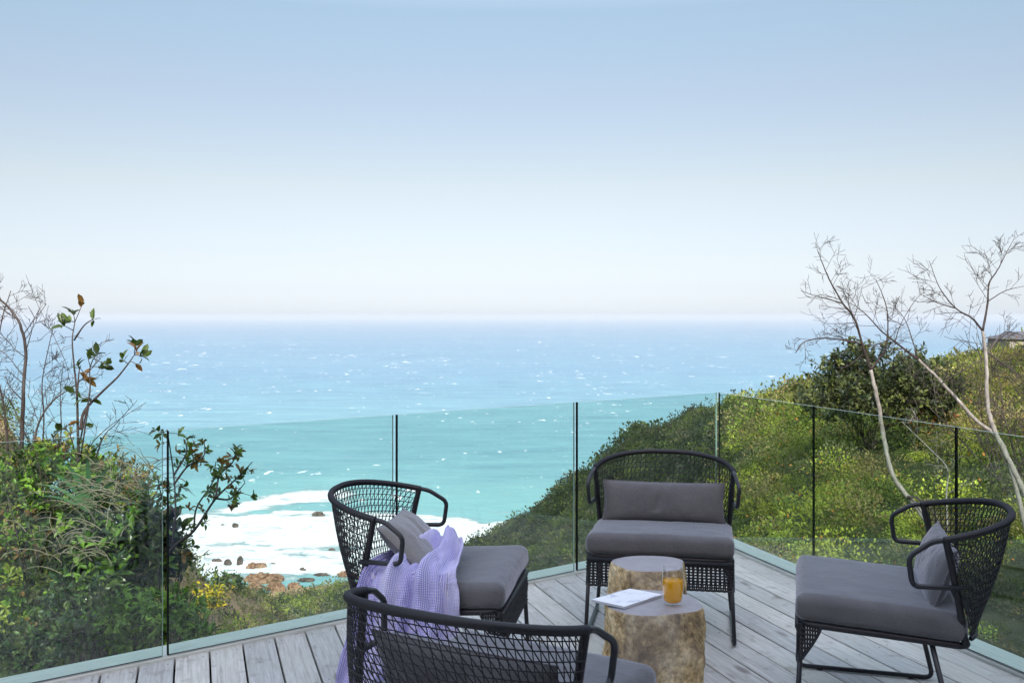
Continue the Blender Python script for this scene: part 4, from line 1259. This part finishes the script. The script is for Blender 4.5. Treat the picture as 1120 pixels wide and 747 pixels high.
make_pillow(chairs[0], M['fabric'], 3, (0, -.195, .560), R(14), size=(.61, .205, .10))
make_pillow(chairs[1], M['pillow_light'], 5, (.02, -.135, .570), R(46), rz=R(3), ry=R(-2), size=(.50, .27, .11))
make_pillow(chairs[2], M['fabric'], 8, (0, -.215, .545), R(22), size=(.58, .20, .10))
make_pillow(chairs[3], M['fabric'], 9, (0, -.215, .560), R(20), size=(.54, .235, .10))

# ------------------------------------------------------------------ stone stools
def stool(name, c, rx, ry, h, seed, flare, label):
    root = empty(name, (c[0], c[1], 0)); n, m = 96, 60
    V = []
    th = np.linspace(0, 2 * math.pi, n, endpoint=False)
    prof = lambda t_: 1 + flare * (1 - t_)      # wider below
    def ring(t_, k=1.0):
        s = (np.abs(np.cos(th)) ** 2.5 + np.abs(np.sin(th)) ** 2.5) ** (-1 / 2.5)
        irr = 1 + .045 * np.sin(3 * th + seed) + .03 * np.sin(5 * th + seed * 2)
        return np.stack([np.cos(th) * s * irr * rx, np.sin(th) * s * irr * ry], 1)
    verts = []
    for j in range(m + 1):
        t_ = j / m; z = h * t_; P = ring(t_) * prof(t_)
        nx_ = np.cos(th) * 1.6; ny_ = np.sin(th) * 1.6
        d = .10 * fbm(nx_ + seed, ny_, np.full(n, z * 4.0), 5, seed) + .07 * np.abs(fbm(nx_ * 3 + seed, ny_ * 3, np.full(n, z * 11.0), 4, seed + 3))
        fade = min(1, (1 - t_) * 9) * .85 + .15
        P = P * (1 + d * fade * 1.5)[:, None]
        if t_ > .985: P = P * .985
        verts.append(np.column_stack([P, np.full(n, z)]))
    V = np.concatenate(verts); Fc = []
    for j in range(m):
        for i in range(n):
            i2 = (i + 1) % n; Fc.append((j * n + i, j * n + i2, (j + 1) * n + i2, (j + 1) * n + i))
    np_mesh('body', V, Fc, M['stump'], parent=root, smooth=True)
    mb = MB(); top = verts[-1]; k_ = 8; vs = [Vector(p) for p in top]; 
    allv = [Vector((p.x * (1 - q / k_), p.y * (1 - q / k_), h + .006 * min(1, q / 1.0) ** .5)) for q in range(k_) for p in vs]
    fs = [(q * n + i, q * n + (i + 1) % n, (q + 1) * n + (i + 1) % n, (q + 1) * n + i) for q in range(k_ - 1) for i in range(n)]
    fs.append(tuple((k_ - 1) * n + i for i in range(n)))
    mb.add(allv, fs, 0, True); mb.build('top', M['stump_top'], root)
    tag(root, label, 'stool', 'stump shaped stone stools'); return root
SHH = .445
s1 = atz(714, 660, SHH); stool('stone_stool', (s1.x, s1.y + .02), .172, .165, SHH, 2, .03, 'nearer stone stump stool carrying the magazine and the drink')
s2 = atz(710, 616, SHH); stool('stone_stool', (s2.x, s2.y), .150, .135, SHH, 6, .16, 'farther stone stump stool in front of the middle chair, nothing on it')

# magazine
zt = SHH + .0065
c0, c1, c2, c3 = [atz(*p, zt) for p in ((647, 658), (689, 646), (724.5, 652.5), (683, 666))]
mag = empty('magazine', ((c0 + c1 + c2 + c3) / 4)); org = mag.location.copy()
def slab(mbx, cs, z0, z1, mat=0, top_mat=None):
    v = [Vector((p.x, p.y, 0)) - Vector((org.x, org.y, 0)) for p in cs]
    V = [Vector((p.x, p.y, z0)) for p in v] + [Vector((p.x, p.y, z1)) for p in v]
    mbx.add(V, [(3, 2, 1, 0), (0, 1, 5, 4), (1, 2, 6, 5), (2, 3, 7, 6), (3, 0, 4, 7)], mat); mbx.add(V, [(4, 5, 6, 7)], mat if top_mat is None else top_mat)
paper = simple('paper_edge', (.62, .63, .66), .7, .08, 200)
def mat_cover():
    t = NT('magazine_cover'); v = t.coord('Object', (1, 1, 1)); a = t.noise(v, 16, 5, .6, .7); b = t.noise(v, 40, 4, .6)
    c = t.ramp(a, [(.40, (.80, .82, .86)), (.56, (.74, .76, .82)), (.63, (.45, .50, .62)), (.7, (.70, .50, .50))])
    t.pbr(c, .3, None, .5); return t.mat
def area_inset(cs, k): 
    m_ = sum(cs, Vector()) / 4; return [m_ + (p - m_) * k for p in cs]
mb = MB(); slab(mb, area_inset([c0, c1, c2, c3], .985), .0015, .0085); mb.build('pages', paper, mag)
mb = MB(); slab(mb, [c0, c1, c2, c3], .0086, .0094); mb.build('cover', mat_cover(), mag)
mb = MB(); slab(mb, [c0, c1, c2, c3], .0005, .0014); mb.build('back_cover', simple('back_cover_blue', (.22, .32, .42), .4), mag)
tag(mag, 'small white magazine lying on the nearer stool, overhanging its left edge', 'magazine')

# tumbler
gb = atz(736, 661, SHH + .006); glassroot = empty('drinking_glass', gb)
def lathe(prof, n=40, close=False):
    V = []; Fc = []
    for (r_, z) in prof:
        for k in range(n): a = 2 * math.pi * k / n; V.append((r_ * math.cos(a), r_ * math.sin(a), z))
    for j in range(len(prof) - 1):
        for k in range(n): k2 = (k + 1) % n; Fc.append((j * n + k, j * n + k2, (j + 1) * n + k2, (j + 1) * n + k))
    return V, Fc
def rprof(z): return .031 + .0085 * math.sin(min(1, z / .085) * math.pi / 2) - .003 * max(0, (z - .085) / .055)
HG = .138
outer = [(0.0001, .0005), (.026, .0005), (.0305, .003)] + [(rprof(z), z) for z in np.linspace(.006, HG, 22)]
inner = [(rprof(z) - .0016, z) for z in np.linspace(HG, .016, 22)] + [(.024, .011), (.0001, .010)]
t = NT('clear_glass'); bf = t.n('ShaderNodeNewGeometry').outputs['Backfacing']
fr = t.n('ShaderNodeFresnel', i_IOR=t.math('ADD', 1.5, t.math('MULTIPLY', bf, 1 / 1.5 - 1.5)))
tr = t.n('ShaderNodeBsdfTransparent', i_Color=(.98, .985, .985)); gl = t.n('ShaderNodeBsdfGlossy', i_Color=(1, 1, 1), i_Roughness=.02)
mx = t.n('ShaderNodeMixShader', i_0=fr); t.t.links.new(tr.outputs[0], mx.inputs[1]); t.t.links.new(gl.outputs[0], mx.inputs[2]); clear = t.surf(mx)
V, Fc = lathe(outer + inner); mbg = MB(); mbg.add(V, Fc, 0, True); mbg.build('tumbler', clear, glassroot)
t = NT('orange_drink')
p_ = t.pbr((1.0, .55, .02), .08, None, .4); tr_ = t.n('ShaderNodeBsdfTranslucent', i_Color=(1.0, .72, .05, 1)); tp_ = t.n('ShaderNodeBsdfTransparent', i_Color=(1.0, .62, .10, 1))
m1_ = t.n('ShaderNodeMixShader', i_0=.5); t.t.links.new(p_.outputs[0], m1_.inputs[1]); t.t.links.new(tr_.outputs[0], m1_.inputs[2])
m2_ = t.n('ShaderNodeMixShader', i_0=.12); t.t.links.new(m1_.outputs[0], m2_.inputs[1]); t.t.links.new(tp_.outputs[0], m2_.inputs[2]); t.surf(m2_)
drink_m = t.mat
HL = .090
dp = [(.0001, .0112), (.0235, .0118)] + [(rprof(z) - .0019, z) for z in np.linspace(.018, HL, 14)] + [(.0001, HL)]
V, Fc = lathe(dp); mbg = MB(); mbg.add(V, Fc, 0, True); jd = mbg.build('juice', drink_m, glassroot)
mbg = MB()
for (x_, y_, a_) in ((.010, -.008, .3), (-.013, .006, 1.0), (.004, .016, 2.0)):
    mbg.box((x_, y_, HL - .002), (.016, .014, .012), 0, Matrix.Rotation(a_, 3, 'Z') @ Matrix.Rotation(.4, 3, 'X'))
mbg.build('ice_cubes', clear, glassroot)
tag(glassroot, 'clear tumbler of orange drink beside the magazine', 'glass')

# ------------------------------------------------------------------ blanket on chair B
def blanket():
    # spine from the crumpled top on the seat down over the near side and trailing to the deck
    B = chairs[1]; Mx = Matrix.Rotation(B.rotation_euler.z, 4, 'Z'); Mx.translation = B.location
    W = lambda x, y, z: Mx @ Vector((x, y, z))
    # local: +y = front (toward picture right), +x = right of sitter = toward the camera
    rows = [  # (left edge point, right edge point)  given as local coords
        (W(-.20, -.12, .525), W(-.14, -.01, .53)),
        (W(-.09, -.14, .555), W(-.06, .05, .565)),
        (W(.05, -.17, .545), W(.05, .08, .55)),
        (W(.19, -.20, .54), W(.19, .09, .535)),
        (W(.325, -.24, .53), W(.33, .11, .525)),
        (W(.378, -.26, .46), W(.378, .13, .46)),
        (W(.390, -.28, .35), W(.388, .13, .37)),
        (W(.400, -.31, .22), W(.392, .12, .29)),
        (W(.415, -.34, .09), W(.40, .07, .22)),
        (W(.45, -.38, .02), W(.42, -.04, .15)),
    ]
    nu, nv = 150, 110
    L_ = smooth_path([a for a, b in rows], 9); R_ = smooth_path([b for a, b in rows], 9)
    L_ = resample(L_, .001); R_ = resample(R_, .001)
    G = []
    for i in range(nu + 1):
        a = L_[min(len(L_) - 1, int(i / nu * (len(L_) - 1)))]; b = R_[min(len(R_) - 1, int(i / nu * (len(R_) - 1)))]
        G.append([tuple(a.lerp(b, j / nv)) for j in range(nv + 1)])
    G = np.array(G); U, Vv = np.meshgrid(np.linspace(0, 1, nu + 1), np.linspace(0, 1, nv + 1), indexing='ij')
    du = np.gradient(G, axis=0); dv = np.gradient(G, axis=1); N = np.cross(dv, du); N /= np.maximum(np.linalg.norm(N, axis=2, keepdims=True), 1e-9)
    if N[nu // 3, nv // 2, 2] < 0: N = -N
    fold = .030 * np.sin(Vv * 2 * math.pi * 2.6 + 2.2 * np.sin(U * 3.3) + .8) * np.clip(U * 3, .3, 1) * np.clip((1.02 - U) * 6, 0, 1)
    fold += .014 * np.sin(Vv * 2 * math.pi * 6.3 + 3 * U) * np.clip(U * 2, .2, 1) * np.clip((1.0 - U) * 6, .1, 1)
    fold += .045 * fbm(U * 5, Vv * 4, oct=5, seed=14) * np.clip((1.0 - U) * 4, .1, 1)
    bunch = .045 * np.exp(-((U - .13) / .10) ** 2 - ((Vv - .62) / .26) ** 2) + .03 * np.exp(-((U - .25) / .12) ** 2 - ((Vv - .3) / .15) ** 2)
    G = G + N * (fold + bunch)[:, :, None]
    Mi = np.array(Mx.inverted()); Lc = G @ Mi[:3, :3].T + Mi[:3, 3]
    onseat = (np.abs(Lc[:, :, 0]) < .345) & (np.abs(Lc[:, :, 1]) < .31)
    top_z = .516 + .012 * (fbm(U * 9, Vv * 9, oct=2, seed=2) + .3)
    G[:, :, 2] = np.where(onseat & (Lc[:, :, 0] < .33), np.maximum(G[:, :, 2], top_z), G[:, :, 2])
    push = np.where((G[:, :, 2] < .5) & (Lc[:, :, 0] < .352), .352 - Lc[:, :, 0], 0); axw = np.array(Mx)[:3, 0]
    G = G + push[:, :, None] * axw
    G[:, :, 2] = np.maximum(G[:, :, 2], .008)
    V = G.reshape(-1, 3); off = V[nu // 2 * (nv + 1)].copy(); off[2] = 0
    idn = np.arange((nu + 1) * (nv + 1)).reshape(nu + 1, nv + 1)
    q = np.stack([idn[:-1, :-1], idn[:-1, 1:], idn[1:, 1:], idn[1:, :-1]], -1).reshape(-1, 4)
    root = np_mesh('throw_blanket', V - off, q, M['blanket'], smooth=True); root.location = off
    uvl = root.data.uv_layers.new(name='UVMap')
    uv = np.stack([Vv.ravel() * .55, U.ravel() * 1.05], 1)[q.ravel()]
    uvl.data.foreach_set('uv', uv.astype(np.float32).ravel())
    so = root.modifiers.new('thick', 'SOLIDIFY'); so.thickness = .005; so.offset = 0
    # fringe
    mb = MB()
    for j in range(0, nv + 1, 2):
        p = Vector(G[nu, j] - off); d = Vector(G[nu, j] - G[nu - 3, j]).normalized()
        q1 = p + d * .02 + Vector((random.gauss(0, .003), 0, -.001)); q2 = q1 + d * .03 + Vector((random.gauss(0, .008), random.gauss(0, .006), 0)); q2.z = .007; q1.z = max(q1.z, .007)
        mb.tube([p, q1, q2], [.003, .0022, .0018], 4)
    mb.build('fringe', simple('fringe_yarn', (.70, .68, .82), .9), root)
    tag(root, 'lilac and white woven throw draped over the seat of the left chair', 'blanket')
blanket()

# ------------------------------------------------------------------ house behind the viewer (casts the shade on the deck, shows in the glass)
def mat_cladding():
    t = NT('timber_cladding'); v = t.coord('Object', (1.5, 1.5, 30)); n = t.noise(v, 2, 6)
    t.pbr(t.ramp(n, [(.3, (.09, .07, .055)), (.7, (.20, .165, .13))]), .7, t.bump(n, .4, .004)); return t.mat
HX0, HX1, HY, HD, HH = -1.67, 12.0, -1.1, 7.0, 4.5
house = empty('timber_house', (HX0, HY, 0)); mb = MB()
def wall_boards(mbx, x0, x1, z0, z1, y):
    z = z0
    while z < z1 - .01:
        zz = min(z1, z + .14); mbx.box(((x0 + x1) / 2, y, (z + zz) / 2), (x1 - x0, .024, zz - z - .008)); z += .14
W_ = HX1 - HX0
wall_boards(mb, 0, W_, 2.6, HH, 0); wall_boards(mb, 0, .8, -.2, 2.6, 0); wall_boards(mb, W_ - .8, W_, -.2, 2.6, 0)
mb.build('cladding', mat_cladding(), house); mb = MB()
mb.box((W_ / 2, -.12, (HH + 2.6) / 2), (W_, .18, HH - 2.6)); mb.box((.4, -.12, 1.2), (.8, .18, 2.8)); mb.box((W_ - .4, -.12, 1.2), (.8, .18, 2.8))
mb.box((W_ / 2, -HD, HH / 2 - .1), (W_, .2, HH)); mb.box((.1, -HD / 2, HH / 2 - .1), (.2, HD - .4, HH)); mb.box((W_ - .1, -HD / 2, HH / 2 - .1), (.2, HD - .4, HH))
mb.build('wall', simple('house_wall', (.25, .24, .22), .8), house)
mb = MB(); mb.box((W_ / 2, -HD / 2 + .25, HH + .12), (W_ + .5, HD + .5, .2)); mb.build('roof', simple('roof_sheet', (.08, .085, .09), .5), house)
mb = MB(); mb.box((W_ / 2, -HD / 2, -.05), (W_ - .5, HD - .5, .05)); mb.build('floor', simple('house_floor', (.3, .25, .2), .5), house)
nd = 5; pw = (W_ - 1.6) / nd
for k in range(nd):
    x0 = .8 + pw * k; mb = MB()
    for (cx_, cz_, sx_, sz_) in ((x0 + .03, 1.3, .06, 2.6), (x0 + pw - .03, 1.3, .06, 2.6), (x0 + pw / 2, .04, pw - .12, .08), (x0 + pw / 2, 2.56, pw - .12, .08)):
        mb.box((cx_, -.06, cz_), (sx_, .06, sz_))
    dr = mb.build('sliding_door', mat_flat('door_frame', (.03, .03, .035), .4), house)
    mb = MB(); mb.box((x0 + pw / 2, -.06, 1.3), (pw - .12, .01, 2.44)); mb.build('pane', M['glass'], dr)
tag(house, 'two storey timber clad house behind the viewer shading the deck', 'house')

# far house on the ridge at right
hb = atz(1124, 386, -2.2) if False else at(1126, 388, 112); far = empty('distant_house', (hb.x, hb.y, hb.z - 1.4)); mb = MB()
mb.box((0, 0, 1.6), (7, 5, 3.2)); mb.build('wall', simple('far_wall', (.32, .30, .28), .8, scale=1), far)
mb = MB(); mb.add([(-4, -3, 3.2), (4, -3, 3.2), (4, 3, 3.2), (-4, 3, 3.2), (-1.8, 0, 4.0), (1.8, 0, 4.0)], [(0, 1, 5, 4), (1, 2, 5), (2, 3, 4, 5), (3, 0, 4), (3, 2, 1, 0)])
mb.build('roof', simple('far_roof', (.10, .10, .105), .7, scale=1), far)
wm_ = mat_flat('far_window', (.03, .04, .05), .1)
for x in (-2.2, .2): mb = MB(); mb.box((x, -2.52, 1.9), (1.5, .06, 1.3)); mb.build('window', wm_, far)
tag(far, 'small grey house with a dark hipped roof on the ridge at the right edge', 'house')

# ------------------------------------------------------------------ haze
mb = MB(); z0_, z1_ = SEA - 14, 28
mb.box((0, 0, (z0_ + z1_) / 2), (130000, 130000, z1_ - z0_))
t = NT('air_haze'); pv = t.n('ShaderNodeVolumePrincipled'); pv.inputs['Color'].default_value = (.63, .65, .675, 1); pv.inputs['Density'].default_value = 8e-5
pv.inputs['Anisotropy'].default_value = -0.1
t.t.links.new(pv.outputs[0], t.out.inputs['Volume'])
hz = mb.build('haze', t.mat); tag(hz, 'pale sea haze', None, None, 'stuff')

# ------------------------------------------------------------------ light, sky, camera
SUN_EL, SUN_AZ = 30.0, 178.0         # azimuth from +Y clockwise (behind right of the viewer)
sdir = Vector((math.sin(R(SUN_AZ)) * math.cos(R(SUN_EL)), math.cos(R(SUN_AZ)) * math.cos(R(SUN_EL)), math.sin(R(SUN_EL))))
w = bpy.data.worlds.new('World'); sc.world = w; w.use_nodes = True; nt = w.node_tree; nt.nodes.clear()
o_ = nt.nodes.new('ShaderNodeOutputWorld'); bg = nt.nodes.new('ShaderNodeBackground'); sky = nt.nodes.new('ShaderNodeTexSky')
sky.sky_type = 'NISHITA'; sky.sun_disc = False; sky.sun_elevation = R(SUN_EL); sky.sun_rotation = R(SUN_AZ)
sky.air_density = 1.0; sky.dust_density = 0.5; sky.ozone_density = 1.5; sky.altitude = 100

# hazy sky: the same everywhere round the horizon, whiter with height than a clean sky
tcw = nt.nodes.new('ShaderNodeTexCoord'); sep = nt.nodes.new('ShaderNodeSeparateXYZ'); nt.links.new(tcw.outputs['Generated'], sep.inputs[0])
mxz = nt.nodes.new('ShaderNodeMath'); mxz.operation = 'MAXIMUM'; mxz.inputs[1].default_value = .004; nt.links.new(sep.outputs[2], mxz.inputs[0])
cmb = nt.nodes.new('ShaderNodeCombineXYZ'); nt.links.new(sep.outputs[0], cmb.inputs[0]); nt.links.new(sep.outputs[1], cmb.inputs[1]); nt.links.new(mxz.outputs[0], cmb.inputs[2])
nt.links.new(cmb.outputs[0], sky.inputs[0])
rp = nt.nodes.new('ShaderNodeValToRGB'); nt.links.new(mxz.outputs[0], rp.inputs[0]); cr_ = rp.color_ramp
SKY = [(p_, tuple(v * .93 for v in c_)) if p_ < .4 else (p_, c_) for p_, c_ in [(.010, (.56, .63, .94)), (.028, (.55, .575, .80)), (.056, (.62, .575, .68)), (.129, (.82, .66, .59)), (.215, (.92, .75, .655)), (.292, (1.02, .89, .75)), (.5, (3.7, 2.65, 2.0)), (.8, (6.8, 4.65, 3.2))]]
while len(cr_.elements) < len(SKY): cr_.elements.new(.5)
for e_, (p__, c__) in zip(cr_.elements, SKY): e_.position = p__; e_.color = (*c__, 1)
mu = nt.nodes.new('ShaderNodeMix'); mu.data_type = 'RGBA'; mu.blend_type = 'MULTIPLY'; mu.inputs[0].default_value = 1
nt.links.new(sky.outputs[0], mu.inputs[6]); nt.links.new(rp.outputs[0], mu.inputs[7]); nt.links.new(mu.outputs[2], bg.inputs[0]); bg.inputs[1].default_value = .1; nt.links.new(bg.outputs[0], o_.inputs[0])
sl = bpy.data.lights.new('sun', 'SUN'); sl.energy = 2.6; sl.angle = R(.6); sl.color = (1, .955, .88)
so_ = bpy.data.objects.new('sun', sl); col.objects.link(so_); so_.rotation_euler = sdir.to_track_quat('Z', 'Y').to_euler()

cam = bpy.data.cameras.new('camera'); cam.sensor_width = 36; cam.lens = 36 * F / 1120; cam.shift_y = -27.5 / 1120
cam.clip_start = .05; cam.clip_end = 200000
co = bpy.data.objects.new('camera', cam); col.objects.link(co); co.location = (0, 0, EYE); co.rotation_euler = (R(90), 0, 0); sc.camera = co

sc.view_settings.view_transform = 'Standard'; sc.view_settings.look = 'None'; sc.view_settings.gamma = 1
sc.view_settings.use_curve_mapping = False; sc.view_settings.exposure = 1.0
sc.render.engine = 'CYCLES'
cy = sc.cycles; cy.use_denoising = True; cy.max_bounces = 10; cy.diffuse_bounces = 3; cy.glossy_bounces = 4; cy.transmission_bounces = 8
cy.transparent_max_bounces = 24; cy.volume_bounces = 2; cy.caustics_reflective = False; cy.caustics_refractive = False
cy.sample_clamp_indirect = 8
